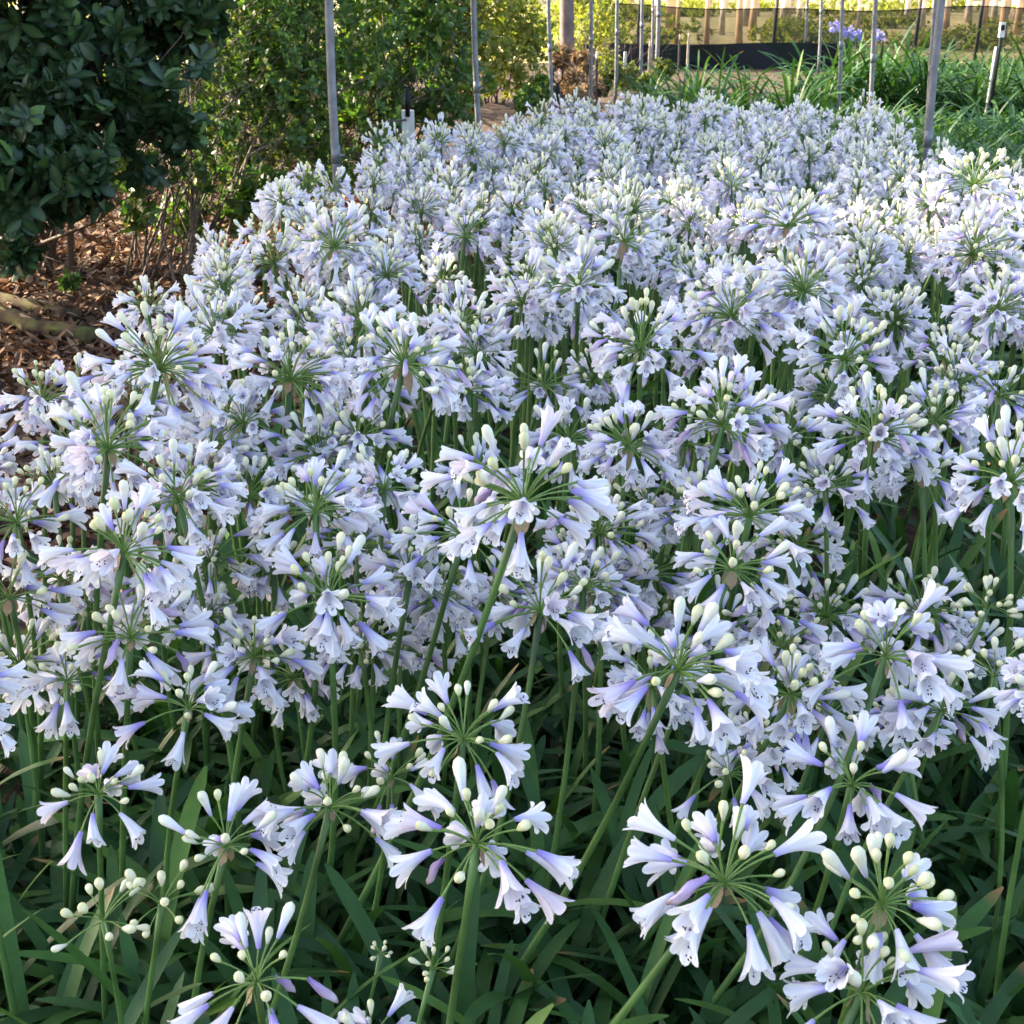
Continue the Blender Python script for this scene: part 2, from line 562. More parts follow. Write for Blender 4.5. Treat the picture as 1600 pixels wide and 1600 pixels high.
def bract_tpl():
    t = T()
    for sgn, ln in ((1, 1.0), (-1, .7)):
        V, A = [], []
        for i in range(6):
            s = i / 5
            w = .2 * math.sin(math.pi * min(1, s * .9 + .12)) + .01
            for u in (-1, 0, 1):
                V.append((sgn * (.12 + .22 * s + .03 * abs(u)), u * w, -.95 * s * ln + .06 * math.sin(s * 9)))
                A.append((s, 0, 0))
        t.add(V, grid_quads(6, 3), None, A, 0)
    return t
T_BRACT = bract_tpl()
ME_BRACT = T_BRACT.mesh("bract", ['bract'])

def umbel(r, nf, nb, rad, kind='full', fs=1.0):
    """[(type, variant, attach point, blossom rotation, size, pedicel matrix)] in hub coordinates"""
    n = nf + nb
    items = []
    dirs = []
    maxc = math.cos(RD(122 if kind == 'full' else 105))
    for k in range(n):
        c = 1 - (k + .5) / n * (1 - maxc)
        th = math.acos(max(-1, min(1, c + r.uniform(-.13, .13))))
        ph = k * 2.39996 + r.uniform(-.55, .55)
        dirs.append((th, Vector((math.sin(th) * math.cos(ph), math.sin(th) * math.sin(ph), math.cos(th)))))
    order = sorted(range(n), key=lambda i: dirs[i][0] + r.gauss(0, .42))
    buds = set(order[:nb])
    s = rad / .120
    lop = Vector((r.gauss(0, 1), r.gauss(0, 1), r.gauss(0, .6))).normalized()
    gap = Vector((r.gauss(0, 1), r.gauss(0, 1), r.gauss(0, .5))).normalized()
    for i, (th, d) in enumerate(dirs):
        if n > 30 and d.dot(gap) > .72 and r.random() < .7:
            continue
        if i in buds:
            x = r.random()
            bt = 'small' if x < (.36 if kind != 'bud' else .5) else ('mid' if x < .78 else 'large')
            if kind == 'bud' and bt == 'large':
                bt = 'mid'
            size = {'small': r.uniform(.013, .019), 'mid': r.uniform(.020, .029), 'large': r.uniform(.036, .048)}[bt]
            if kind == 'bud':
                L = rad * r.uniform(.55, .9)
                size *= min(1, .35 + rad / .10)
            else:
                size *= (.35 + .65 * s) * (.4 + .6 * fs)
                L = r.uniform(.044, .076) * s
            ax = d + Vector((0, 0, r.uniform(.1, .5)))
            items.append(('bud', bt, d * L, basis(ax, r.uniform(0, 6)), size, d, L))
        else:
            L = r.uniform(.036, .080) * s * (1 + .16 * d.dot(lop))
            size = r.uniform(.043, .054) * (.45 + .55 * s) * fs
            g = r.uniform(.05, .55) if th > .6 else r.uniform(-.1, .2)
            ax = d + Vector((r.uniform(-.15, .15), r.uniform(-.15, .15), -g))
            if r.random() < .06:
                items.append(('wilt', 0, d * L, frame_down(ax + Vector((0, 0, -.6))), size * .9, d, L))
            else:
                v = r.choices(range(8), (4, 3, 4, 3, 2, 2, 3, 1.2))[0]
                items.append(('blossom', v, d * L, frame_down(ax, r.gauss(0, .5)), size, d, L))
    return items

def ped_matrix(d, L):
    m = frame_down(d)
    thick = max(.030, min(.062, L)) * 1.02
    return M4(m, Vector((0, 0, 0)), (thick, thick, L))

def stem_tpl(p0, p1, r0, r1, bow, sides=8, seg=7):
    t = T()
    p0, p1 = Vector(p0), Vector(p1)
    pts, rad = [], []
    for i in range(seg + 1):
        s = i / seg
        pts.append(p0.lerp(p1, s) + Vector(bow) * math.sin(math.pi * s))
        rad.append(r0 + (r1 - r0) * s + (0.0015 if i == seg else 0))
    tube(t, pts, rad, sides, 0)
    return t

GROUP = "agapanthus flower heads of the white bed"

def flower_head(hub, base, nf, nb, rad, kind, label, seed, tier, group=GROUP, fs=1.0):
    """one flower: stem, bract, every blossom and bud a part, each with its pedicel as sub-part (tier 0) or the pedicels merged (tier 1)"""
    r = random.Random(seed)
    hub, base = Vector(hub), Vector(base)
    root = thing("agapanthus_flower", base, label, "flower", group)
    top = hub - base
    bow = Vector((r.uniform(-.035, .035), r.uniform(-.035, .035), 0))
    thick = .0022 + .0022 * min(1.2, rad / .11)
    obj("flower_stem", stem_tpl((0, 0, 0), top, thick * 1.25, thick * .9, bow).mesh("flower_stem", ['stem']), root)
    tilt = Vector((0, 0, 1)).rotation_difference((top.normalized() + Vector((0, 0, .9))).normalized()).to_matrix()
    spin = Matrix.Rotation(r.uniform(0, 6.28), 3, 'Z')
    R0 = tilt @ spin
    if kind == 'full' and r.random() < .75:
        obj("bract", ME_BRACT, root, matrix=M4(R0, top, rad * r.uniform(.22, .38)))
    peds = T()
    for ty, v, p, rot, size, d, L in umbel(r, nf, nb, rad, kind, fs):
        me = ME_BLOSSOM[v] if ty == 'blossom' else (ME_WILT if ty == 'wilt' else ME_BUD[v])
        name = "wilted_blossom" if ty == 'wilt' else ty
        pw = top + R0 @ p
        # the blossom's droop is decided in hub space; keep it after the tilt
        mb = M4(R0 @ rot, pw, size)
        o = obj(name, me, root, matrix=mb)
        dp = (pw - top)
        mp = ped_matrix(dp, dp.length)
        mp.translation = top
        if tier == 0:
            obj("pedicel", ME_PED, o, matrix=mb.inverted() @ mp)
        else:
            peds.scatter(T_PED, [np.array(mp)], [r.random()])
    if tier != 0:
        obj("pedicels", peds.mesh("pedicels", ['pedicel']), root)
    return root

# ------------------------------------------------------------------ low detail whole heads (mesh of one head, hub at z = 0.85)
def far_head(seed, nf=22, nb=16, rad=.12, low=True):
    r = random.Random(seed)
    t = T()
    tube(t, [(r.uniform(-.05, .05), r.uniform(-.05, .05), 0), (0, 0, .45), (0, 0, .85)], [.008, .0075, .007], 5, 0, cap=False)
    hub = Vector((0, 0, .85))
    for ty, v, p, rot, size, d, L in umbel(r, nf, nb, rad, 'full', .84):
        mb = M4(rot, hub + p, size)
        rr = [r.random()]
        if ty == 'bud':
            t.scatter(T_BUDLO[v], [np.array(mb)], rr, 3)
        elif ty == 'wilt':
            t.scatter(T_WILT, [np.array(mb)], rr, 4)
        else:
            t.scatter(PB_LO[v % 4], [np.array(mb)], rr, 2)
        mp = ped_matrix(d, L); mp.translation = hub
        t.scatter(T_PEDLO, [np.array(mp)], rr, 1)
    return t.pack()
FAR_MATS = ['stem', 'pedicel', 'petal', 'bud', 'wilt']
FAR = [far_head(300 + i, 26 + (i * 5) % 17, 12 + (i * 7) % 15, .100 + .006 * (i % 6)) for i in range(18)]
ME_FAR = [t.mesh("agapanthus_head", FAR_MATS) for t in FAR]

# ------------------------------------------------------------------ hand-placed heads: hub px, radius px, blossoms, buds, reference radius, stem px, label
HEADS = [
 (401,1535,140,8,8,.105,(392,1640),"sparse white head with big buds and open trumpets at the bottom edge, left of centre"),
 (162,1439,78,0,11,.066,(176,1600),"small all-bud head on a pale stem, leftmost of two bud heads in the front leaves"),
 (253,1414,74,0,11,.064,(235,1560),"small all-bud head close right of another bud head in the front leaves"),
 (353,1323,118,5,9,.098,(338,1500),"half-open head with four lilac trumpets above the two small bud heads"),
 (154,1242,108,6,9,.095,(160,1420),"compact head with one trumpet facing forward, front left over dark leaves"),
 (294,1107,112,8,7,.10,(285,1290),"open head with drooping trumpets, third row from the front at left"),
 (516,1262,118,9,9,.10,(460,1420),"lilac tinged head with hanging trumpets left of the big central front head"),
 (745,1319,162,11,11,.115,(705,1600),"large loose head in the front middle with a brown bract under its hub"),
 (724,1157,132,10,10,.105,(700,1330),"upright head with violet throats directly behind the front middle head"),
 (612,1215,95,3,11,.09,(575,1400),"bud-filled head squeezed between two lilac heads in front"),
 (595,1491,18,0,7,.022,(560,1590),"tiny knob of green-yellow buds low in the front leaves"),
 (677,1514,36,0,11,.036,(672,1600),"small tight cluster of yellow-green buds on a thin stem at bottom middle"),
 (580,1630,80,7,3,.09,(575,1700),"head cut by the bottom edge showing only its upper blossoms"),
 (1132,1380,175,18,10,.118,(940,1590),"broad white and violet head on a long slanting stem, front right"),
 (1377,1415,165,7,20,.112,(1330,1600),"head crowded with cream yellow buds, front right beside the tall bare stem"),
 (1346,1551,160,14,6,.115,(1320,1660),"full head at the bottom right below the cream-budded head"),
 (1331,1227,135,12,5,.105,(1270,1400),"head with outspread violet trumpets behind the cream-budded head"),
 (1138,1209,92,6,6,.085,(1100,1330),"smaller head tucked behind the broad front right head"),
 (1060,1048,155,17,10,.115,(920,1290),"round head on a thick slanting stem with trumpets hanging to its left"),
 (1235,1088,115,12,10,.10,(1150,1210),"dense head with upright cream buds right of the thick slanting stem"),
 (1384,1027,142,13,4,.115,(1290,1180),"star-like head with long bare pedicels and a brown bract at right"),
 (1472,1111,108,11,7,.10,(1400,1300),"bright head with sunlit white trumpets near the right edge"),
 (1543,949,48,0,16,.048,(1500,1090),"green-yellow bud cluster beside the tall bare stem at the right edge"),
 (1553,1057,64,1,10,.06,(1540,1250),"bud head half hidden by the tall bare stem at the right edge"),
 (1143,890,118,12,9,.11,(1100,1010),"head with upright club buds in front of the dark stems right of centre"),
 (1195,959,92,8,6,.09,(1150,1060),"small head between two larger ones right of centre"),
 (844,956,128,15,12,.11,(790,1130),"low wide head with a row of cream buds just under the big leaning head"),
 (818,787,182,20,9,.125,(710,1030),"biggest head in the middle on a thick leaning stem, pinkish sunlit trumpets"),
 (723,838,115,14,8,.11,(680,960),"head half hidden behind the biggest leaning head, on its left"),
 (982,700,108,18,7,.11,(960,830),"starry green-centred head behind and right of the biggest head"),
 (513,939,135,19,10,.115,(505,1110),"dense rounded head with violet throats left of the biggest head"),
 (493,801,122,18,9,.115,(480,930),"dense head stacked right above another rounded head, left of the biggest head"),
 (194,865,140,18,12,.115,(170,1060),"large head with upright cream buds at left, on a thick straight stem"),
 (204,997,128,12,9,.11,(200,1190),"loose head with dry bracts directly below the large left head"),
 (105,1064,92,7,9,.09,(106,1200),"small open head with few blossoms near the left edge"),
 (398,1027,105,11,10,.10,(390,1190),"head with sunlit pedicels between the left heads and the rounded one"),
 (27,818,115,12,10,.11,(35,960),"head with white trumpets touching the left edge, halfway up"),
 (15,935,118,12,7,.11,(25,1120),"dense head cut by the left edge below the halfway line"),
 (169,702,145,20,12,.125,(170,850),"wide spreading head with cream buds in the upper left of the bed"),
 (250,577,138,24,10,.125,(225,700),"large head on a dark stem next to the brown mulch at left"),
 (67,627,95,16,6,.11,(65,720),"head with drooping dry blossom near the left edge beside the mulch"),
 (125,614,80,12,6,.10,(130,700),"small head squeezed between two larger ones beside the mulch"),
 (454,594,118,22,10,.12,(445,700),"full head with one lone cream bud in its middle, left of centre"),
 (381,661,102,16,6,.11,(380,790),"green starry head low between two fuller heads at left"),
 (500,712,95,16,8,.11,(495,800),"head overlapped by the dense rounded pair left of centre"),
 (631,571,130,20,12,.12,(610,700),"head with bright sunlit trumpets at its right side, above centre"),
 (720,510,92,16,9,.11,(700,600),"dark green centred head behind the sunlit one above centre"),
 (849,605,84,12,8,.105,(835,700),"narrow head standing in the dark gap above the biggest head"),
 (1002,548,125,24,10,.125,(985,660),"large head with radiating green pedicels above the biggest head"),
 (904,450,104,22,8,.115,(890,540),"wide starry head in the middle of the bed with sunlit blossoms"),
 (975,379,86,18,10,.115,(960,450),"upright bud-crowned head with a dry brown bract in the middle of the bed"),
 (1144,497,115,24,9,.12,(1130,600),"large head with a hanging brown bract right of the bed's middle"),
 (1320,564,115,24,8,.12,(1290,650),"wide head on a slanting dark stem in the right half of the bed"),
 (1129,666,124,24,9,.12,(1100,770),"large starry head with a lone pale blossom at its heart right of centre"),
 (1364,683,124,22,10,.12,(1330,790),"large head with a row of cream buds along its top, right side"),
 (1256,456,104,22,8,.115,(1240,550),"loosely open head left of the wide right-hand one"),
 (1477,564,86,18,9,.11,(1460,650),"head with brown bract beside the dark gap at right"),
 (1559,487,104,22,8,.115,(1530,580),"thick-stemmed head close to the right edge, above the dark gap's end"),
 (1519,399,94,22,10,.115,(1500,470),"green-starred head with brown bract near the right edge"),
 (1522,291,92,22,14,.12,(1490,380),"tall outer head with upright buds against the green leaves at right"),
 (1232,355,94,20,9,.115,(1215,430),"head with sunlit yellow-green pedicels in the right half of the bed"),
 (1580,755,135,18,9,.12,(1540,1470),"tall head at the right edge on a long bare pale green stem"),
 (1171,808,124,22,9,.115,(1140,920),"dense head of lilac trumpets right of the biggest head"),
 (522,388,94,24,12,.12,(515,470),"bright bud-crowned head in front of the nearest grey pole at left"),
]

def place(px, py, R, ref, hplane=.72):
    # distance from both the plane of the heads and the size of the head
    d1 = (ground_at(px, py, hplane) - CAMP).dot(FWD)
    d2 = FPX * ref / R
    d = math.sqrt(d1 * d2)
    P = at(px, py, d)
    if P.z > 1.02:
        P = at(px, py, d * 1.0 + 0)
    return P, R * d / FPX

placed = []
for i, (px, py, R, nf, nb, ref, sp, label) in enumerate(HEADS):
    P, rad = place(px, py, R, ref, .70 if py > 900 else .80)
    # stem passes through the second pixel at a slightly nearer depth, down to the ground
    d = (P - CAMP).dot(FWD)
    v = at(sp[0], sp[1], 1.0) - CAMP
    k = (P.y + rng.uniform(-.02, .06)) / v.y
    P2 = CAMP + v * k
    dr = (P2 - P)
    if dr.z > -.05:
        dr = Vector((0, 0, -1))
    base = P + dr * (P.z / -dr.z)
    off = base - P
    lim = .45 * P.z
    h = Vector((off.x, off.y, 0))
    if h.length > lim:
        h = h.normalized() * lim
    base = Vector((P.x + h.x, P.y + h.y, 0))
    kind = 'bud' if nf <= 1 else 'full'
    back = max(0.0, min(1.0, (980 - py) / 250)) if nf > 1 else 0.0
    flower_head(P, base, min(58, int(nf * (1 + .65 * back)) + (4 if nf > 1 and py > 980 else 0)), int(nb * (1 + .5 * back)), rad, kind, label, 500 + i, 0 if py > 440 else 1, fs=1.1 - .24 * back)
    placed.append((P, rad))

# ------------------------------------------------------------------ the rest of the bed
BDIR = math.tan(RD(4.9))
EDGE_L = [ground_at(px, py, .82) for px, py in ((20, 600), (150, 522), (290, 462), (335, 392), (430, 338), (545, 265), (740, 206), (880, 188))]
EDGE_R = [ground_at(px, py, .82) for px, py in ((1800, 470), (1690, 385), (1580, 312), (1440, 232), (1350, 190), (1280, 174))]
BED_END = 7.25
def edge(E, y):
    return float(np.interp(y, [p.y for p in E], [p.x for p in E]))
def bed_left(y):  return edge(EDGE_L, y) + .04 * math.sin(y * 5.3)
def bed_right(y): return edge(EDGE_R, y) + .04 * math.sin(y * 4.1)
def plane_h(y):
    return .72 + .10 * min(1, max(0, (y - 1.3) / 1.6))
GAPS = [(520, 285, 42, 48), (1455, 870, 120, 75), (1050, 800, 45, 55), (1420, 500, 45, 80), (690, 1000, 60, 50)]
pts = [(p.x, p.y) for p, r in placed]
fill = []
# further heads seen between and behind the described ones
for px, py, R in [(330,880,98),(640,905,108),(600,765,108),(300,765,104),(935,835,100),(1010,905,92),(565,1015,90),(690,940,96),(85,765,104),
                  (95,905,98),(320,965,90),(945,930,92),(1090,795,98),(1245,855,92),(625,1020,82),(430,890,92),(905,880,95),(1290,965,86),(1440,745,104),
                  (1290,765,104),(1220,1015,88),(775,930,92),(560,860,96),(390,780,98),(1015,800,92),(745,740,100),(250,930,92),(150,960,88),(30,1040,92),
                  (1440,960,84),(1120,985,86),(1000,985,84),(1190,1160,86),(1410,1120,84),(890,690,96),(1230,690,102),(560,690,100),(330,700,100),(1460,660,100),(1560,620,100),(460,1060,80),(1500,1020,80),(1290,1130,84)]:
    P, rad = place(px, py, R, .105, .66 if py > 850 else .74)
    pts.append((P.x, P.y)); placed.append((P, rad)); fill.append((P, px, py))
tries = 0
while tries < 50000:
    tries += 1
    y = rng.uniform(1.5, BED_END)
    x = rng.uniform(-1.6, 2.2)
    if not (bed_left(y) < x < bed_right(y)):
        continue
    h = plane_h(y) + max(-.10, min(.07, rng.gauss(0, .045)))
    P = Vector((x, y, h))
    u, w, d = proj(P)
    if w > 800:
        P.z -= rng.uniform(.04, .24); u, w, d = proj(P)
    if w > 1090 or u < -120 or u > 1720:
        continue
    if any(abs(u - g[0]) < g[2] and abs(w - g[1]) < g[3] for g in GAPS):
        continue
    mind = .122 if y > 4.4 else (.135 if y > 3.4 else (.142 if w < 760 else .150))
    if any((x - a) ** 2 + (y - b) ** 2 < mind * mind for a, b in pts):
        continue
    pts.append((x, y)); fill.append((P, u, w))
fill.sort(key=lambda f: f[0].y)
print("fill heads", len(fill))
N_THINGS = 300 - len(HEADS)

def zone(u, w):
    if w > 620:
        a = "left" if u < 550 else ("middle" if u < 1050 else "right")
        return "white head half hidden behind the front heads, in the bed's %s part" % a
    if w > 330:
        a = "left edge" if u < 520 else ("left half" if u < 800 else ("right half" if u < 1250 else "right edge"))
        return "white head packed among others in the middle distance, along the bed's %s" % a
    a = "left edge" if u < 760 else ("middle" if u < 1150 else "right edge")
    return "small distant white head at the bed's far part, %s" % a

fp = T()
n_far = 0
for i, (P, u, w) in enumerate(fill):
    if i < N_THINGS and w > 600:
        flower_head(P, (P.x + rng.gauss(0, .05), P.y + rng.gauss(0, .05), 0), rng.randint(19, 30), rng.randint(8, 15),
                    rng.uniform(.082, .115), 'full', zone(u, w), 3000 + i, 1, fs=.90)
    else:
        k = rng.randrange(18)
        s = P.z / .85
        sr = .76 if P.y > 4.4 else .88
        rot = Matrix.Rotation(rng.uniform(0, 6.28), 3, 'Z')
        lean = Vector((rng.gauss(0, .07), rng.gauss(0, .07), 1)).normalized()
        m = M4(basis(lean) @ rot, Vector((P.x, P.y, 0)), (s * sr, s * sr, s))
        if i < N_THINGS:
            tag(obj("agapanthus_flower", ME_FAR[k], None, matrix=m), zone(u, w), "flower", GROUP)
        else:
            fp.scatter(FAR[k], [np.array(m)], [rng.random()]); n_far += 1
if n_far:
    stuff(obj("distant_flowers", fp.mesh("distant_flowers", FAR_MATS)), "mass of white flower heads at the far end of the bed", "flowers")
print("far stuff heads", n_far)

# ------------------------------------------------------------------ strap leaves
def strap_leaf(t, r, az, L, w, el, curv, off=0.0, fold=.25, rows=9):
    p = Vector((math.cos(az) * off, math.sin(az) * off, 0))
    V, A = [], []
    side = Vector((-math.sin(az), math.cos(az), 0))
    rnd = r.random()
    twist = r.uniform(-.5, .5)
    sp = 0.0
    for i in range(rows):
        s = 1 - (1 - i / (rows - 1)) ** 1.4
        ds, sp = s - sp, s
        e = el - curv * s ** 1.3
        d = Vector((math.cos(az) * math.cos(e), math.sin(az) * math.cos(e), math.sin(e)))
        if i:
            p = p + d * (L * ds)
        nrm = Vector((-math.cos(az) * math.sin(e), -math.sin(az) * math.sin(e), math.cos(e)))
        wd = w * (.62 + .38 * min(1, s / .35))
        if s > .80:
            wd *= math.sqrt(max(0.02, 1 - ((s - .80) / .20) ** 2))
        sd = side * math.cos(twist * s) + nrm * math.sin(twist * s)
        for u in (-1, 0, 1):
            V.append(p + sd * (u * wd) + nrm * (abs(u) * wd * fold * (1 - .6 * s)))
            A.append((s, 1 - abs(u), rnd))
    t.add(V, grid_quads(rows, 3), None, A, 0)

def clump(seed, n=18, L=(.27, .48), w=(.0078, .0128), el=(50, 88), curv=(.5, 1.9), rows=10):
    r = random.Random(seed)
    t = T()
    for k in range(n):
        strap_leaf(t, r, k * 2.4 + r.uniform(-.5, .5), r.uniform(*L), r.uniform(*w), RD(r.uniform(*el)), r.uniform(*curv), r.uniform(0, .045), rows=rows)
    return t.pack()

CL = [clump(40 + i) for i in range(10)]
ME_CL = [t.mesh("leaf_clump", ['strap']) for t in CL]
ups = T()
cp = []
tries = 0
while tries < 26000:
    tries += 1
    y = rng.uniform(1.0, BED_END + .2); x = rng.uniform(-2.0, 2.3)
    if y < 2.7:
        if abs(x) > .55 + .45 * y: continue
        if x < -1.05 - .02 * y and y > 2.0: continue
    elif not (bed_left(y) + .02 < x < bed_right(y) - .05):
        continue
    md = .125 if y < 3 else .2
    if any((x - a) ** 2 + (y - b) ** 2 < md * md for a, b in cp):
        continue
    cp.append((x, y))
cp.sort(key=lambda c: c[1])
n_near = 0
for i, (x, y) in enumerate(cp):
    s = rng.uniform(.85, 1.15)
    m = M4(Matrix.Rotation(rng.uniform(0, 6.28), 3, 'Z'), Vector((x, y, 0)), (s, s, s * rng.uniform(.9, 1.1)))
    k = rng.randrange(10)
    if y < 2.75:
        u, w, d = proj((x, y, .25))
        a = "left" if u < 530 else ("middle" if u < 1070 else "right")
        b = "front" if w > 1150 else "second rank of"
        tag(obj("leaf_clump", ME_CL[k], None, matrix=m), "clump of dark green strap leaves under the %s flower heads, %s side" % (b, a) if a != "middle"
            else "clump of dark green strap leaves under the %s flower heads, middle" % b, "leaf clump", "strap leaf clumps under the flower heads")
        n_near += 1
    else:
        ups.scatter(CL[k], [np.array(m)], [rng.random()])
stuff(obj("strap_leaves", ups.mesh("strap_leaves", ['strap'])), "dark strap leaves under the crowded heads of the bed", "leaves")
print("clumps", len(cp), n_near)

# green field of leaves to the right, without flowers
FL = [clump(80 + i, 26, (.34, .60), (.007, .012), (48, 88), (.8, 2.0), rows=7) for i in range(8)]
fld = T()
mats = {k: [] for k in range(8)}
tries = 0; gp = []
while tries < 70000 and len(gp) < 1500:
    tries += 1
    y = rng.uniform(4.4, 12.4); x = rng.uniform(1.6, 7.0)
    if x < bed_right(y) + .22: continue
    if x > .48 * y + .8: continue
    if y > 9 and x < bed_right(min(y, 9)) + .5 + (y - 9) * .08: continue
    md = .125 if y < 9 else .16
    if any(abs(x - a) < md and (x - a) ** 2 + (y - b) ** 2 < md * md for a, b in gp):
        continue
    gp.append((x, y))
    s = rng.uniform(.85, 1.2)
    mats[rng.randrange(8)].append(np.array(M4(Matrix.Rotation(rng.uniform(0, 6.28), 3, 'Z'), Vector((x, y, 0)), s)))
for i in range(520):
    y = rng.uniform(13.6, 21.0); x = rng.uniform(.235 * y, .5 * y)
    s = rng.uniform(.6, 1.0)
    mats[rng.randrange(8)].append(np.array(M4(Matrix.Rotation(rng.uniform(0, 6.28), 3, 'Z'), Vector((x, y, 0)), s)))
for k in mats:
    fld.scatter(FL[k], mats[k], nrng.random(len(mats[k])))
stuff(obj("field_leaves", fld.mesh("field_leaves", ['strap_far'])), "field of green strap leaves without flowers right of the white bed", "leaves")
print("field clumps", len(gp))

# taller leafy plants standing behind the bed
BIG = [clump(120 + i, 130, (.62, 1.0), (.010, .016), (34, 86), (.8, 2.1), rows=9) for i in range(4)]
ME_BIG = [t.mesh("foliage", ['strap_far']) for t in BIG]
big_spots = [
 (1065, 12.6, .80, "pale green leafy clump, leftmost of the clumps behind the far end of the bed", 0, 0),
 (1015, 14.5, .62, "low leafy clump among the stakes before the black band", 0, 1),
 (1090, 14.2, .80, "leafy clump close before the right half of the black band", 0, 1),
 (1120, 12.0, .86, "bright green strap-leaved clump just behind the far end of the bed", 0, 0),
 (1172, 12.6, .84, "green strap-leaved clump left of the dark leafy row behind the bed", 0, 0),
 (1238, 12.4, .92, "arching clump over a patch of bare brown soil behind the bed", 0, 0),
 (1285, 13.2, 1.0, "dark clump at the left end of the leafy row, by a pole", 0, 1),
 (1330, 13.4, 1.04, "dark clump carrying a spray of violet blue flowers above the leafy row", 3, 1),
 (1372, 13.4, 1.04, "dark clump with one violet flower right behind two thin poles", 1, 1),
 (1412, 13.2, 1.02, "dark leafy clump without flowers in the middle of the leafy row's right half", 0, 1),
 (1452, 13.2, .98, "dark clump at the right end of the leafy row, behind the double pole", 0, 1),
 (1520, 13.0, .86, "upright clump left of the black and white stake at right", 0, 0),
 (1565, 13.4, .88, "upright clump directly behind the black and white stake at right", 0, 0),
 (1620, 13.2, .95, "upright clump right of the black and white stake, at the right edge", 0, 0)]
ME_BIGD = [t.mesh("foliage", ['strap']) for t in BIG]
PB_BLUE = T()
for px, dd, s, lab, nbloom, dark in big_spots:
    P = at(px, 130, dd); P.z = 0
    root = thing("leafy_plant", P, lab, "plant", "tall leafy plants behind the bed")
    obj("foliage", (ME_BIGD if dark else ME_BIG)[rng.randrange(4)], root, matrix=M4(Matrix.Rotation(rng.uniform(0, 6.28), 3, 'Z'), Vector((0, 0, 0)), (s * .95, s * .95, s * 1.28)))
    for j in range(nbloom):
        c = Vector((rng.uniform(-.14, .14), rng.uniform(-.1, .3), rng.uniform(.84, .95)))
        t = T()
        tube(t, [(0, 0, 0), c * .5, c], [.008, .007, .006], 5, 1, cap=False)
        for ty, v, p, rot, size, d, L in umbel(rng, 24, 6, .062):
            t.scatter(PB_LO[0], [np.array(M4(rot, c + p, size * 1.2))], [rng.random()], 0)
        obj("violet_flower_head", t.mesh("violet_flower_head", ['bluepetal', 'stem']), root)

# ------------------------------------------------------------------ shrubs
def leaf_quad(t, L, w, fold=.2, droop=.15, rnd=0.0, rot=None, loc=(0, 0, 0)):
    """broad leaf along +X, normal +Z"""
    V, A = [], []
    rows = [(0, .12), (.25, .7), (.55, 1.0), (.8, .75), (1.0, .08)]
    for s, ww in rows:
        for u in (-1, 0, 1):
            p = Vector((s * L, u * ww * w, abs(u) * ww * w * fold - droop * L * s * s))
            if rot is not None:
                p = rot @ p
            V.append(p + Vector(loc)); A.append((s, 1 - abs(u), rnd))
    t.add(V, grid_quads(5, 3), None, A, 0)

def rosette(seed, n, L, w, spread=(20, 75)):
    """whorl of leaves around +Z"""
    r = random.Random(seed)
    t = T()
    for k in range(n):
        el = RD(r.uniform(*spread)) * (1 - .55 * k / n)
        rot = Matrix.Rotation(k * 2.4 + r.uniform(-.3, .3), 3, 'Z') @ Matrix.Rotation(-el, 3, 'Y') @ Matrix.Rotation(r.uniform(-.5, .5), 3, 'X')
        leaf_quad(t, L * r.uniform(.65, 1.1), w * r.uniform(.8, 1.1), r.uniform(.1, .35), r.uniform(0, .3), r.random(), rot, (0, 0, -k * L * .06))
    return t.pack()

ROS_BIG = [rosette(i, 9, .105, .024) for i in range(5)]
ROS_MID = [rosette(20 + i, 8, .075, .017) for i in range(5)]
ROS_SML = [rosette(40 + i, 9, .055, .013, (10, 85)) for i in range(5)]
ROS_CRN = [rosette(60 + i, 12, .24, .05, (0, 85)) for i in range(5)]

def foliage(lobes, ros, n, seed, shell=.55, up=.35, smin=.8, smax=1.2):
    """leaf whorls through ellipsoid lobes (centre, radii); most near the surface, pointing outwards"""
    r = np.random.default_rng(seed)
    vol = np.array([a[1][0] * a[1][1] + a[1][1] * a[1][2] for a in lobes]); vol = vol / vol.sum()
    t = T()
    per = {k: [] for k in range(len(ros))}
    for i in range(n):
        c, ra = lobes[r.choice(len(lobes), p=vol)]
        d = r.normal(size=3); d /= np.linalg.norm(d)
        rr = shell + (1 - shell) * r.random() ** .7
        bump = 1 + .16 * math.sin(d[0] * 7 + seed) * math.sin(d[1] * 6 + d[2] * 5)
        p = np.array(c) + d * np.array(ra) * rr * bump
        if p[2] < .06: continue
        ax = Vector(d + np.array([0, 0, up]) + r.normal(size=3) * .45)
        per[int(r.integers(len(ros)))].append(np.array(M4(basis(ax, r.uniform(0, 6.28)), Vector(p), r.uniform(smin, smax))))
    for k in per:
        t.scatter(ros[k], per[k], r.random(len(per[k])))
    return t

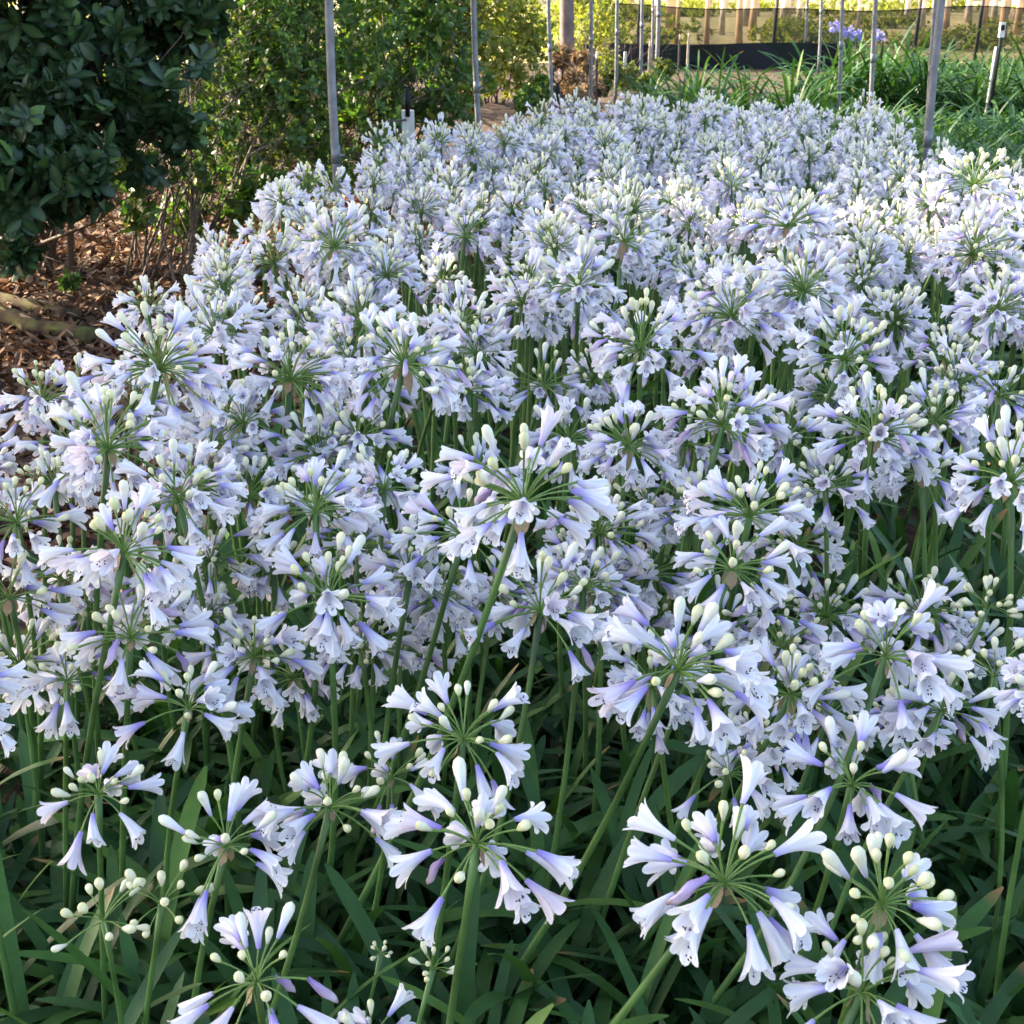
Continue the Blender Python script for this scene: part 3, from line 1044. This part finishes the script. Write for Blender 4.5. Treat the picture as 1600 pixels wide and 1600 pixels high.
def branches(base, lobes, n, seed, r0=.012, spread=.2, tip=.004, inner=.8):
    r = random.Random(seed)
    t = T()
    for k in range(n):
        c, ra = lobes[r.randrange(len(lobes))]
        e = Vector(c) + Vector((r.uniform(-1, 1) * ra[0], r.uniform(-1, 1) * ra[1], r.uniform(-.7, 1) * ra[2])) * inner
        b = Vector(base) + Vector((r.gauss(0, spread), r.gauss(0, spread), 0)); b.z = 0
        mid = b.lerp(e, .5) + Vector((r.gauss(0, .12), r.gauss(0, .12), .05 + r.uniform(0, .28)))
        p = [b, b.lerp(mid, .5) + Vector((r.gauss(0, .03), r.gauss(0, .03), .03)), mid, mid.lerp(e, .5) + Vector((r.gauss(0, .04), r.gauss(0, .04), .02)), e]
        q = r.uniform(.6, 1.15)
        tube(t, p, [r0 * q, r0 * q * .85, r0 * q * .68, r0 * q * .5, tip], 5, 0, cap=False)
        for j in range(4):
            s = p[2].lerp(p[4], r.random() * .7)
            e2 = s + Vector((r.uniform(-.4, .4), r.uniform(-.3, .3), r.uniform(.05, .45)))
            tube(t, [s, s.lerp(e2, .5) + Vector((0, 0, .03)), e2], [r0 * q * .4, r0 * q * .3, tip * .6], 4, 0, cap=False)
    return t

def shrub(name, base, lobes, ros, mat, n, label, cat, seed, nb=14, r0=.014, spread=.15, shell=.55, up=.35, group=None, twigmat='twig', sm=(.8, 1.2)):
    base = Vector(base)
    root = thing(name, base, label, cat, group)
    L2 = [(tuple(Vector(c) - base), ra) for c, ra in lobes]
    obj("foliage", foliage(L2, ros, n, seed, shell, up, *sm).mesh("foliage", [mat]), root)
    obj("branches", branches((0, 0, 0), L2, nb, seed, r0, spread).mesh("branches", [twigmat]), root)
    return root

def lobe(px, py, d, rpx, rz=1.0, ry=1.0):
    P = at(px, py, d); r = rpx * d / FPX
    return (tuple(P), (r, r * ry, r * rz))

# A: dark glossy shrub, upper left
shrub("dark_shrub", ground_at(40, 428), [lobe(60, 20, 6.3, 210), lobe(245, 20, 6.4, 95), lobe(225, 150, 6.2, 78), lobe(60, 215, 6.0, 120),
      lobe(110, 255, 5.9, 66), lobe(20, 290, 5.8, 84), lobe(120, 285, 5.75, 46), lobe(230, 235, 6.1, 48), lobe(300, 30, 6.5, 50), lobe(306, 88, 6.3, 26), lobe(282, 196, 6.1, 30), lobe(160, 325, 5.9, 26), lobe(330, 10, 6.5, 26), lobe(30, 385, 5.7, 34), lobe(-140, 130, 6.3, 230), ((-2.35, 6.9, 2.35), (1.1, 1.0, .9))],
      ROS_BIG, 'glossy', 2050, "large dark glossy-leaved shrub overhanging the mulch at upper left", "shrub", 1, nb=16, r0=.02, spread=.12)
# B: twiggy many-stemmed shrub
bB = ground_at(262, 432)
shrub("twiggy_shrub", bB, [lobe(330, 110, 7.9, 95), lobe(440, 70, 8.0, 110), lobe(470, 190, 7.9, 90), lobe(400, 10, 8.2, 120), lobe(360, 260, 7.8, 80), lobe(520, 260, 8.1, 60), lobe(300, 340, 7.6, 60), lobe(430, 130, 7.7, 110), lobe(540, 60, 8.0, 90), lobe(330, 210, 7.3, 55), lobe(300, 270, 7.2, 40), lobe(380, 330, 7.4, 40), ((-1.7, 8.2, 2.3), (.9, .7, .7))],
      ROS_SML, 'green', 2300, "twiggy shrub with many bare thin stems rising from the mulch left of the bed", "shrub", 2, nb=32, r0=.008, spread=.15, shell=.3, sm=(.7, 1.1))
# C: bright green shrub behind pole
shrub("green_shrub", ground_at(640, 330), [lobe(600, 60, 9.0, 110), lobe(680, 100, 9.2, 90), lobe(560, 150, 8.8, 80), lobe(690, 170, 9.0, 55), lobe(640, -60, 9.2, 130), lobe(610, 200, 8.9, 60), lobe(500, 240, 9.0, 70), ((-.8, 9.6, 2.2), (1.0, .8, .8))],
      ROS_MID, 'green', 1350, "bright green leafy shrub behind the sprinkler, left of the bed's far half", "shrub", 3, nb=22, r0=.014, shell=.35)
# D: shadowy shrub behind
shrub("shaded_shrub", ground_at(400, 250), [lobe(380, 60, 11.0, 120), lobe(500, 120, 10.6, 110), lobe(430, 200, 10.4, 80), lobe(280, 120, 11.0, 110), lobe(180, 250, 10.5, 70), lobe(330, -60, 11.2, 150)],
      ROS_MID, 'olive', 620, "olive shrub seen through the bare stems behind the twiggy one", "shrub", 4, nb=30, r0=.012, shell=.2)
# low leafy sapling in front of the twiggy shrub
shrub("low_shrub", ground_at(425, 335), [lobe(420, 290, 7.4, 34), lobe(395, 305, 7.3, 26), lobe(450, 300, 7.5, 24)], ROS_BIG, 'green', 34,
      "low broad-leaved sapling beside the bed left of the nearest grey pole", "shrub", 5, nb=5, r0=.007, spread=.03, shell=.2)
shrub("sapling", ground_at(205, 415), [lobe(205, 250, 7.2, 40, 1.6), lobe(195, 190, 7.3, 30), lobe(215, 330, 7.1, 28, 1.5)], ROS_MID, 'green', 46,
      "thin yellow-green sapling standing between the dark shrub and the twiggy one", "sapling", 6, nb=5, r0=.006, spread=.04, shell=.1)
# E: sunlit olive and yellow bushes beyond
shrub("sunlit_bush", ground_at(770, 160), [lobe(770, 30, 13.0, 60), lobe(760, 95, 12.6, 52), lobe(815, 110, 12.8, 48), lobe(800, 40, 13.4, 55), lobe(740, -40, 13.2, 90), lobe(830, 60, 13.4, 40)],
      ROS_SML, 'yellow', 1100, "sunlit yellow-green bush right of the second grey pole", "bush", 7, nb=20, r0=.012, shell=.2)
shrub("olive_bush", ground_at(700, 170), [lobe(705, 20, 12.6, 60), lobe(700, 110, 12.0, 55), lobe(660, 20, 12.4, 90), lobe(730, 150, 12.2, 28)],
      ROS_SML, 'olive', 850, "olive bush in light behind the second grey pole", "bush", 8, nb=16, r0=.012, shell=.2)
shrub("dry_bush", ground_at(893, 160), [lobe(893, 128, 14.5, 20), lobe(905, 150, 14.2, 18), lobe(912, 95, 14.8, 18), lobe(876, 90, 15.0, 20), lobe(930, 140, 14.4, 16)],
      ROS_SML, 'dry', 330, "dry brownish bush under the pinkish tree trunk", "bush", 9, nb=14, r0=.009, shell=.1)
shrub("fine_leaved_bush", ground_at(940, 130), [lobe(935, 35, 16.5, 42), lobe(915, 10, 17, 36), lobe(950, 95, 16.0, 24), lobe(960, 120, 15.6, 22), lobe(900, -40, 17.2, 70)],
      ROS_SML, 'yellow', 700, "light green bush at the left end of the net fence", "bush", 10, nb=12, r0=.010, shell=.2)
shrub("backlit_bush", ground_at(560, 120), [lobe(470, 40, 15, 110), lobe(600, 40, 15.5, 110), lobe(340, 60, 15, 100), lobe(700, 30, 16, 80), lobe(200, 60, 15, 120), lobe(520, 130, 14.6, 60), lobe(390, 150, 14.4, 70), lobe(50, 100, 15, 120)],
      ROS_SML, 'yellow', 1500, "sunny yellowish bush glimpsed behind the hedge of green shrubs", "bush", 11, nb=30, r0=.014, shell=.1, sm=(1.0, 1.6))
shrub("weed", ground_at(112, 462), [lobe(112, 440, 6.7, 10)], ROS_SML, 'green', 9, "tiny green weed growing out of the leaf mulch", "weed", 12, nb=4, r0=.002, spread=.01, shell=.0)
shrub("grey_green_bush", ground_at(975, 122), [lobe(955, 112, 15.2, 20), lobe(985, 122, 15.4, 22), lobe(1035, 110, 17.5, 18), lobe(940, 135, 15.0, 16), lobe(1010, 128, 15.0, 14)], ROS_SML, 'olive', 330, "low grey-green bush among the stakes at the far left corner of the bed", "bush", 14, nb=8, r0=.006, spread=.1, shell=.1)
shrub("low_green_bush", ground_at(850, 172), [lobe(850, 140, 12.2, 22), lobe(835, 150, 12.0, 20), lobe(815, 158, 11.8, 18)], ROS_SML, 'green', 150, "low green bush at the bed's far left corner beside the black riser", "bush", 13, nb=6, r0=.006, spread=.08, shell=.1)

# pinkish trunk behind the bushes, crown above the picture
def tree(base, h, r, barkmat, crown_mat, seed, label, group=None, n=90, lean=(0, 0), crown=None, cat="tree", low=.45):
    rr = random.Random(seed)
    root = thing("gum_tree" if group else "tree", base, label, cat, group)
    t = T()
    pts = [Vector((lean[0] * s + rr.gauss(0, .05) * min(s * 4, 1) * h * .06, lean[1] * s + rr.gauss(0, .03) * s * h * .3, s * h)) for s in (0, .04, .09, .15, .3, .5, .7, .85, 1)]
    tube(t, pts, [r * 1.35, r * 1.05, r * .98, r * .95, r * .88, r * .8, r * .6, r * .4, r * .15], 9, 0)
    lobes = crown or [((lean[0] + rr.uniform(-1, 1) * h * .13, lean[1] + rr.uniform(-1, 1) * h * .13, h * rr.uniform(low + .15, 1.0)), (h * .13, h * .13, h * .10)) for _ in range(5)]
    for c, ra in lobes:
        s = pts[5].lerp(pts[7], rr.random())
        e = Vector(c)
        tube(t, [s, s.lerp(e, .5) + Vector((0, 0, -.1)), e], [r * .4, r * .28, r * .1], 6, 0, cap=False)
    obj("trunk", t.mesh("trunk", [barkmat]), root)
    obj("crown", foliage(lobes, ROS_CRN, n, seed, .2, .2, .9, 1.5).mesh("crown", [crown_mat]), root)
    return root
bT = at(884, 150, 16.2); bT.z = 0
tree(bT, 7.5, .085, 'pinkbark', 'olive', 70, "pinkish-grey tree trunk rising behind the dry bush", None, 140, (.02, 0))

# ------------------------------------------------------------------ pale trunks beyond the fence
GT = "pale gum trunks beyond the net fence"
def bg_trunk(px, d, w, mat, lab, seed):
    P = at(px, 40, d); P.z = 0
    return tree(P, rng.uniform(9, 13), w * d / FPX / 2, mat, 'olive', seed, lab, GT, 60, (rng.uniform(-.3, .3), rng.uniform(-.3, .3)), low=.5)
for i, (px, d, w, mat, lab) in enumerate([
  (1058, 27, 6, 'bark_sunlit', "slim orange-lit trunk behind the net's left end"), (1105, 25, 8, 'bark_sunlit', "orange-lit trunk seen through the net, left of a thicker one"),
  (1128, 30, 8, 'bark', "forked grey trunk behind the net, between orange-lit ones"), (1156, 26, 10, 'bark_sunlit', "brightly lit trunk behind the net left of the dark fence post"),
  (1176, 28, 11, 'bark_sunlit', "thick orange-lit trunk right at the dark fence post"), (1248, 32, 8, 'bark', "pale trunk behind the middle of the net"),
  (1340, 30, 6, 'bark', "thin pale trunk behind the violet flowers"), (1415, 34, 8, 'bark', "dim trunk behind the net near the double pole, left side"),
  (1440, 31, 9, 'bark', "grey trunk just left of the double pole"), (1478, 27, 12, 'bark_sunlit', "wide lit trunk just right of the double pole"),
  (1512, 36, 10, 'bark', "grey trunk behind the net, halfway to the right edge from the double pole"), (1535, 28, 13, 'bark_sunlit', "broad orange-lit trunk near the black and white stake"),
  (1552, 33, 9, 'bark', "grey trunk beside the broad orange-lit one"), (1568, 27, 12, 'bark_sunlit', "lit trunk behind the stake with the white top"),
  (1590, 30, 10, 'bark_sunlit', "lit trunk at the right edge behind the net")]):
    bg_trunk(px, d, w, mat, lab, 900 + i)
for i in range(30):
    px = rng.uniform(960, 1640); d = rng.uniform(27, 52)
    P = at(px, 40, d); P.z = 0
    tree(P, rng.uniform(9, 14), rng.uniform(.05, .12), rng.choice(['bark', 'bark', 'bark_sunlit']), 'olive', 940 + i, "far pale trunk in the woodland well beyond the net fence", GT, 50, (rng.uniform(-.3, .3), 0), low=.5)

# meadow bushes beyond fence
mb = T()
lobes_m = [((rng.uniform(0, 22), rng.uniform(24, 48), .1), (rng.uniform(.6, 1.6), rng.uniform(.6, 1.6), rng.uniform(.15, .5))) for _ in range(60)]
stuff(obj("undergrowth", foliage(lobes_m, ROS_MID, 11000, 77, .0, .8, 1.0, 2.0).mesh("undergrowth", ['yellow'])), "sunny yellowish undergrowth beyond the net fence", "undergrowth")
lobes_w = [((rng.uniform(-60, 70), rng.uniform(60, 80), rng.uniform(1, 8)), (5, 4, 4)) for _ in range(60)]
stuff(obj("distant_wood", foliage(lobes_w, ROS_CRN, 2600, 78, .1, .3, 3, 6).mesh("distant_wood", ['olive'])), "far olive woodland closing the view", "wood")

# ------------------------------------------------------------------ ground
def sheet(name, pts, z, mat, sub=1):
    t = T()
    t.add([(x, y, z) for x, y in pts], [(0, 1, 2, 3)], None, None, 0)
    return structure(obj(name, t.mesh(name, [mat], smooth=False)))
sheet("ground", [(-150, -30), (150, -30), (150, 200), (-150, 200)], 0, 'soil')
sheet("meadow_ground", [(-60, 23.2), (90, 23.2), (150, 190), (-120, 190)], .006, 'meadow')

# leaf litter on the mulch, left of the bed
CHIP = []
for i in range(4):
    t = T(); leaf_quad(t, .040 * (1 + .25 * i), .009 + .003 * (i % 3), .5, -.2 if i % 2 else .3, 0); CHIP.append(t.pack())
lt = T()
for k in range(4):
    ms = []
    for i in range(10500):
        y = rng.uniform(3.2, 11.5)
        x = rng.uniform(max(-3.7, -.40 * y - .7), bed_left(y) + .3)
        ms.append(np.array(M4(Matrix.Rotation(rng.uniform(0, 6.28), 3, 'Z') @ Matrix.Rotation(rng.gauss(0, .35), 3, 'Y') @ Matrix.Rotation(rng.gauss(0, .5), 3, 'X'), Vector((x, y, rng.uniform(.004, .03))), rng.uniform(.5, 1.5))))
    lt.scatter(CHIP[k], ms, nrng.random(len(ms)))
stuff(obj("leaf_litter", lt.mesh("leaf_litter", ['litter'])), "brown fallen leaves and bark mulch covering the ground at left", "leaf litter")

# mossy timber edging
def timber(p0, p1, r, label, seed):
    rr = random.Random(seed)
    p0, p1 = Vector(p0), Vector(p1)
    t = T()
    pts = [p0.lerp(p1, i / 10) + Vector((rr.gauss(0, .008), rr.gauss(0, .02), .05 * math.sin(i * .6) * .2)) for i in range(11)]
    tube(t, pts, [r * rr.uniform(.9, 1.1) for _ in range(11)], 10, 0)
    o = obj("edging_log", t.mesh("edging_log", ['moss']))
    tag(o, label, "log", "mossy logs edging the mulch")
a, b = ground_at(-120, 452), ground_at(118, 505)
timber((a.x, a.y, .05), (b.x, b.y, .03), .036, "farther of two mossy logs edging the mulch at left", 1)
a, b = ground_at(-120, 482), ground_at(150, 540)
timber((a.x, a.y, .06), (b.x, b.y, .035), .046, "nearer mossy log edging the mulch, lit along its top", 2)

# ------------------------------------------------------------------ poles, stakes, sprinkler
def line_at(x0, y0, x1, y1, d, z):
    """world point at height z on the line seen through two pixels, standing at depth d"""
    B = at(x1, y1, d)
    v = at(x0, y0, 1.0) - CAMP
    Tp = CAMP + v * (B.y / v.y)
    k = (z - B.z) / (Tp.z - B.z)
    return B.lerp(Tp, k)

def pole(x0, x1, y1, wpx, d, label, mat='steel', h=2.7, group="grey steel poles around the beds"):
    b = line_at(x0, 0, x1, y1, d, 0); tp = line_at(x0, 0, x1, y1, d, h)
    r = wpx * d / FPX / 2
    root = thing("steel_pole", b, label, "pole", group)
    t = T(); v = tp - b
    n = 12
    tube(t, [v * (i / n) + Vector((.006 * math.sin(i * .9), 0, 0)) for i in range(n + 1)], r, 14, 0)
    obj("shaft", t.mesh("shaft", [mat]), root)
    t = T(); tube(t, [v * .999, v * 1.004, v * 1.012], [r * 1.15, r * 1.15, r * .7], 14, 0)
    obj("cap", t.mesh("cap", ['black']), root)
    t = T(); tube(t, [v * .30, v * .325], r * 1.12, 14, 0); tube(t, [v * .312 + Vector((r, -r, 0)), v * .312 + Vector((r * 2.2, -r * 1.4, 0))], r * .28, 6, 0)
    obj("clamp", t.mesh("clamp", [mat]), root)
    return root, b, tp, r
pole(515.5, 527.5, 325, 13.5, 5.5, "nearest grey steel pole, standing at the bed's left edge")
pole(741, 746, 178, 9, 8.3, "grey pole at the left edge between the green shrub and sunlit bush")
pole(858, 861, 165, 6, 12.0, "pale thin pole just left of the pinkish tree trunk")
pole(925, 921.5, 168, 6, 13.2, "thin pole left of the net fence, nearest the fine-leaved bush")
pole(965.5, 961, 152, 5.4, 14.5, "thin pole in front of the black band's left end")
pole(1004.5, 999, 148, 5.2, 16.0, "thin pole left of the pale paired pole before the black band")
pole(1030, 1025, 118, 6.5, 19.0, "pale pole in front of the middle of the black band")
pole(1021, 1017, 112, 4, 20.5, "slender pole close left of another pale one before the black band")
pole(1317.5, 1311, 140, 6.2, 12.3, "left of two thin poles rising from the leafy row")
pole(1369.5, 1360, 155, 7.2, 10.7, "right of two thin poles rising from the leafy row")
r4 = pole(1473, 1450, 222, 12, 5.9, "thick grey pole at the bed's right edge")
r5 = pole(1463, 1452, 130, 6, 9.5, "thin pole half hidden just behind the thick right pole")
pole(1262, 1257, 80, 4.4, 21, "thin pole in front of the net left of the leafy row")
pole(1284, 1280, 80, 4.6, 20, "second thin pole in front of the net, nearer the leafy row")
# small tag on the thin pole
P = line_at(1463, 0, 1452, 130, 9.5, EYE - .17 * 1.0)
P = at(1464, 33, 9.4)
t = T(); box(t, (-.022, -.006, -.06), (.022, .006, .06), 0); box(t, (-.014, -.009, -.002), (.014, -.0065, .045), 1)
tg = obj("pole_tag", t.mesh("pole_tag", ['white_post', 'black'], smooth=False), None, P)
tag(tg, "small white tag with a dark square tied to the thin right pole", "tag")

def stake(px, y0, y1, wpx, d, mats, label, group=None, tilt=0.0):
    top = at(px, y0, d); bot = Vector((top.x + tilt, top.y, 0))
    root = thing("stake", bot, label, "stake", group)
    w = wpx * d / FPX / 2
    t = T(); h = top.z
    pts = [Vector((-tilt * s, 0, h * s)) for s in (0, .5, .97, 1.0)]
    tube(t, pts, [w * 1.3, w * 1.3, w * 1.25, w * .9], 4, 0)
    obj("post", t.mesh("post", [mats[0]], smooth=False), root)
    t = T(); z = h * .93
    tube(t, [(-tilt, 0, h - .012), (-tilt, 0, h + .03), (-tilt, 0, h + .07)], [w * .7, w * .8, w * .5], 8, 0)
    obj("post_cap", t.mesh("post_cap", [mats[1]]), root)
    return root
GS = "short stakes at the far end of the beds"
stake(977, 80, 150, 5, 15.5, ('white_post', 'black'), "short whitish stake in front of the black band", GS)
stake(1015.5, 75, 150, 4.5, 15.0, ('wood', 'wood'), "short brown wooden stake beside the thin pole", GS)
stake(932.5, 92, 160, 4.5, 14.2, ('darkwood', 'white_post'), "short dark stake between the two thin poles", GS)
stake(1076, 60, 95, 3.6, 19.0, ('wood', 'wood'), "small stake standing right of the black band's poles", GS)
stake(1062, 62, 95, 3, 19.5, ('darkwood', 'wood'), "slim dark stake before the black band", GS)

def riser(px, ytop, d, label, white_from=None, wpx=8, name="sprinkler"):
    """post with a black sprinkler on top"""
    top = at(px, ytop, d); b = Vector((top.x, top.y, 0)); s = d / FPX
    root = thing(name, b, label, "sprinkler")
    h = top.z
    if white_from is not None:
        zw = at(px, white_from, d).z
        t = T(); w = wpx * s / 2
        box(t, (-w, -w * .55, 0), (w, w * .55, zw), 0)
        obj("white_post", t.mesh("white_post", ['white_post'], smooth=False), root)
        t = T(); tube(t, [(-w * .2, -w * .8, zw - .045), (-w * 3, -w, zw - .055), (-w * 5, -w * .9, zw - .07)], [.006, .005, .004], 6, 0)
        obj("wire_tie", t.mesh("wire_tie", ['darkwood']), root)
        z0 = zw - .03
        off = -w * .55 - .008
    else:
        z0, off = 0, 0
    r = 5 * s / 1.1
    t = T(); L = h - z0
    tube(t, [(0, off, z0), (0, off, z0 + L * .28), (0, off, z0 + L * .29), (0, off, z0 + L * .55), (0, off, z0 + L * .56), (0, off, z0 + L * .74), (0, off, z0 + L * .8)],
         [r * .8, r * .8, r * 1.05, r * 1.05, r * .9, r * .95, r * .5], 10, 0)
    obj("riser", t.mesh("riser", ['black']), root)
    t = T()
    for sg in (-1, 1):
        tube(t, [(0, off, z0 + L * .78), (sg * r * 1.5, off, z0 + L * .84), (sg * r * 1.6, off, z0 + L * .95), (sg * r * .9, off, h)], [r * .35, r * .3, r * .28, r * .3], 6, 0)
    tube(t, [(-r * .9, off, h), (r * .9, off, h)], r * .32, 6, 0)
    obj("nozzle_frame", t.mesh("nozzle_frame", ['black']), root)
    return root
riser(636, 124, 7.2, "black sprinkler head on a white wooden post at the bed's left edge", 174, 19)
riser(871.5, 104, 12.0, "thin black sprinkler riser standing left of the dry bush", None, 7)
# black and white stake at right
P = at(1567, 36, 12.4); b = Vector((P.x - .03, P.y, 0))
root = thing("marker_stake", b, "leaning black stake with a white gauge on top at the right edge", "stake")
t = T(); tube(t, [(0, 0, 0), (.02, 0, P.z * .6), (.028, 0, P.z - .12)], [.016, .016, .015], 8, 0); obj("post", t.mesh("post", ['black']), root)
t = T(); tube(t, [(-.030, 0.01, 0), (-.008, 0.01, P.z * .6), (.0, 0.01, P.z - .2)], [.012, .012, .012], 6, 0); obj("backing_stick", t.mesh("backing_stick", ['white_post']), root)
t = T(); box(t, (.006, -.02, P.z - .12), (.052, .012, P.z + .005), 0); box(t, (.014, -.026, P.z - .06), (.044, -.0205, P.z - .015), 1)
obj("gauge", t.mesh("gauge", ['white_post', 'black'], smooth=False), root)

# ------------------------------------------------------------------ net fence
FY = 22.0
def fence_x(px): return (px - 800) / FPX * FY * 1.02
root = thing("net_fence", (fence_x(1250), FY, 0), "low green shade-cloth fence with a black bottom band behind the beds", "fence")
x0 = fence_x(1250)
def fence_h(x): return .86 + .035 * math.sin(x * 1.1) - .02 * math.cos(x * 2.3) - .012 * max(0, x - 4)
xs = np.linspace(fence_x(905), fence_x(1900), 60)
V, A = [], []
for z in range(4):
    for x in xs:
        V.append((x - x0, .05 * math.sin(x * 1.7) + .04 * math.sin(x * 4 + z), .10 + (fence_h(x) - .10) * z / 3)); A.append((0, 0, 0))
t = T(); t.add(V, grid_quads(4, 60), None, A, 0); obj("net", t.mesh("net", ['net']), root)
V = []
xs = np.linspace(fence_x(905), fence_x(1290), 60)
for z in range(3):
    for x in xs:
        V.append((x - x0, -.03 + .05 * math.sin(x * 1.7) + .03 * math.sin(x * 3 + z), .0 + (.36 + .015 * math.sin(x * 2)) * z / 2))
t = T(); t.add(V, grid_quads(3, 60), None, None, 0); obj("black_band", t.mesh("black_band", ['black']), root)
t = T(); tube(t, [(x - x0, 0, fence_h(x) + .004) for x in np.linspace(fence_x(905), fence_x(1900), 60)], .008, 5, 0); obj("top_cord", t.mesh("top_cord", ['black']), root)
for px in (912, 985, 1183, 1390, 1480, 1600, 1780):
    t = T(); x = fence_x(px) - x0
    tube(t, [(x - .03, .04, 0), (x, .04, 1.02)], .028, 6, 0); obj("fence_post", t.mesh("fence_post", ['darkwood']), root)

# ------------------------------------------------------------------ trees and hedge left of the picture that shade the bed
def shade_tree(x, y, h, lobes, n, seed, label, r=.16):
    return tree(Vector((x, y, 0)), h, r, 'pinkbark', 'glossy', seed, label, None, n, (0, 0), lobes)
def cl(cx, cy, cz, r, k, seed):
    q = random.Random(seed)
    return [((cx + q.gauss(0, r * .5), cy + q.gauss(0, r * .6), cz + q.gauss(0, r * .35)), (r * .6, r * .6, r * .5)) for _ in range(k)]
shade_tree(-5.2, 2.0, 6.0, cl(0, 0, 4.0, 2.2, 9, 1), 230, 201, "dense shade tree standing left of the bed, nearest the viewer")
shade_tree(-5.4, 5.4, 6.8, cl(0, 0, 4.5, 2.2, 9, 2), 400, 202, "dense shade tree standing left of the mulch behind the dark shrub")
shade_tree(-5.2, 8.7, 6.8, cl(0, 0, 4.7, 1.9, 9, 3), 540, 203, "dense shade tree behind the twiggy shrub")
shade_tree(-4.0, 12.6, 8.0, cl(0, 0, 6.0, 2.0, 8, 4), 480, 204, "loose shade tree behind the green shrub")

# ------------------------------------------------------------------ light
SUN_AZ_FROM = Vector((-1.0, 0.42, 0)).normalized()     # the sun stands to the left, slightly ahead
ELEV = RD(29)
d = -(SUN_AZ_FROM * math.cos(ELEV) + Vector((0, 0, math.sin(ELEV))))
sun_d = bpy.data.lights.new("sun", 'SUN'); sun_d.energy = 4.9; sun_d.angle = RD(.53); sun_d.color = (1.0, .86, .66)
sun = bpy.data.objects.new("sun", sun_d); COL.objects.link(sun)
sun.rotation_euler = d.to_track_quat('-Z', 'Y').to_euler()
w = bpy.data.worlds.new("World"); sc.world = w; w.use_nodes = True
nt = w.node_tree; nt.nodes.clear()
sky = nt.nodes.new("ShaderNodeTexSky"); sky.sky_type = 'NISHITA'; sky.sun_disc = False
sky.sun_elevation = ELEV; sky.dust_density = 3.0; sky.ozone_density = 0.5; sky.sun_rotation = math.atan2(SUN_AZ_FROM.x, SUN_AZ_FROM.y)
bg = nt.nodes.new("ShaderNodeBackground"); bg.inputs[1].default_value = 0.15
wo = nt.nodes.new("ShaderNodeOutputWorld")
nt.links.new(sky.outputs[0], bg.inputs[0]); nt.links.new(bg.outputs[0], wo.inputs[0])

sc.view_settings.view_transform = 'Standard'
sc.view_settings.look = 'None'
sc.view_settings.exposure = 2.38
sc.view_settings.gamma = 1
sc.view_settings.use_curve_mapping = False
sc.cycles.use_denoising = True
sc.cycles.max_bounces = 8
sc.cycles.diffuse_bounces = 3
sc.cycles.transmission_bounces = 4
sc.cycles.transparent_max_bounces = 12
sc.cycles.caustics_reflective = False
sc.cycles.caustics_refractive = False
sc.cycles.sample_clamp_indirect = 6
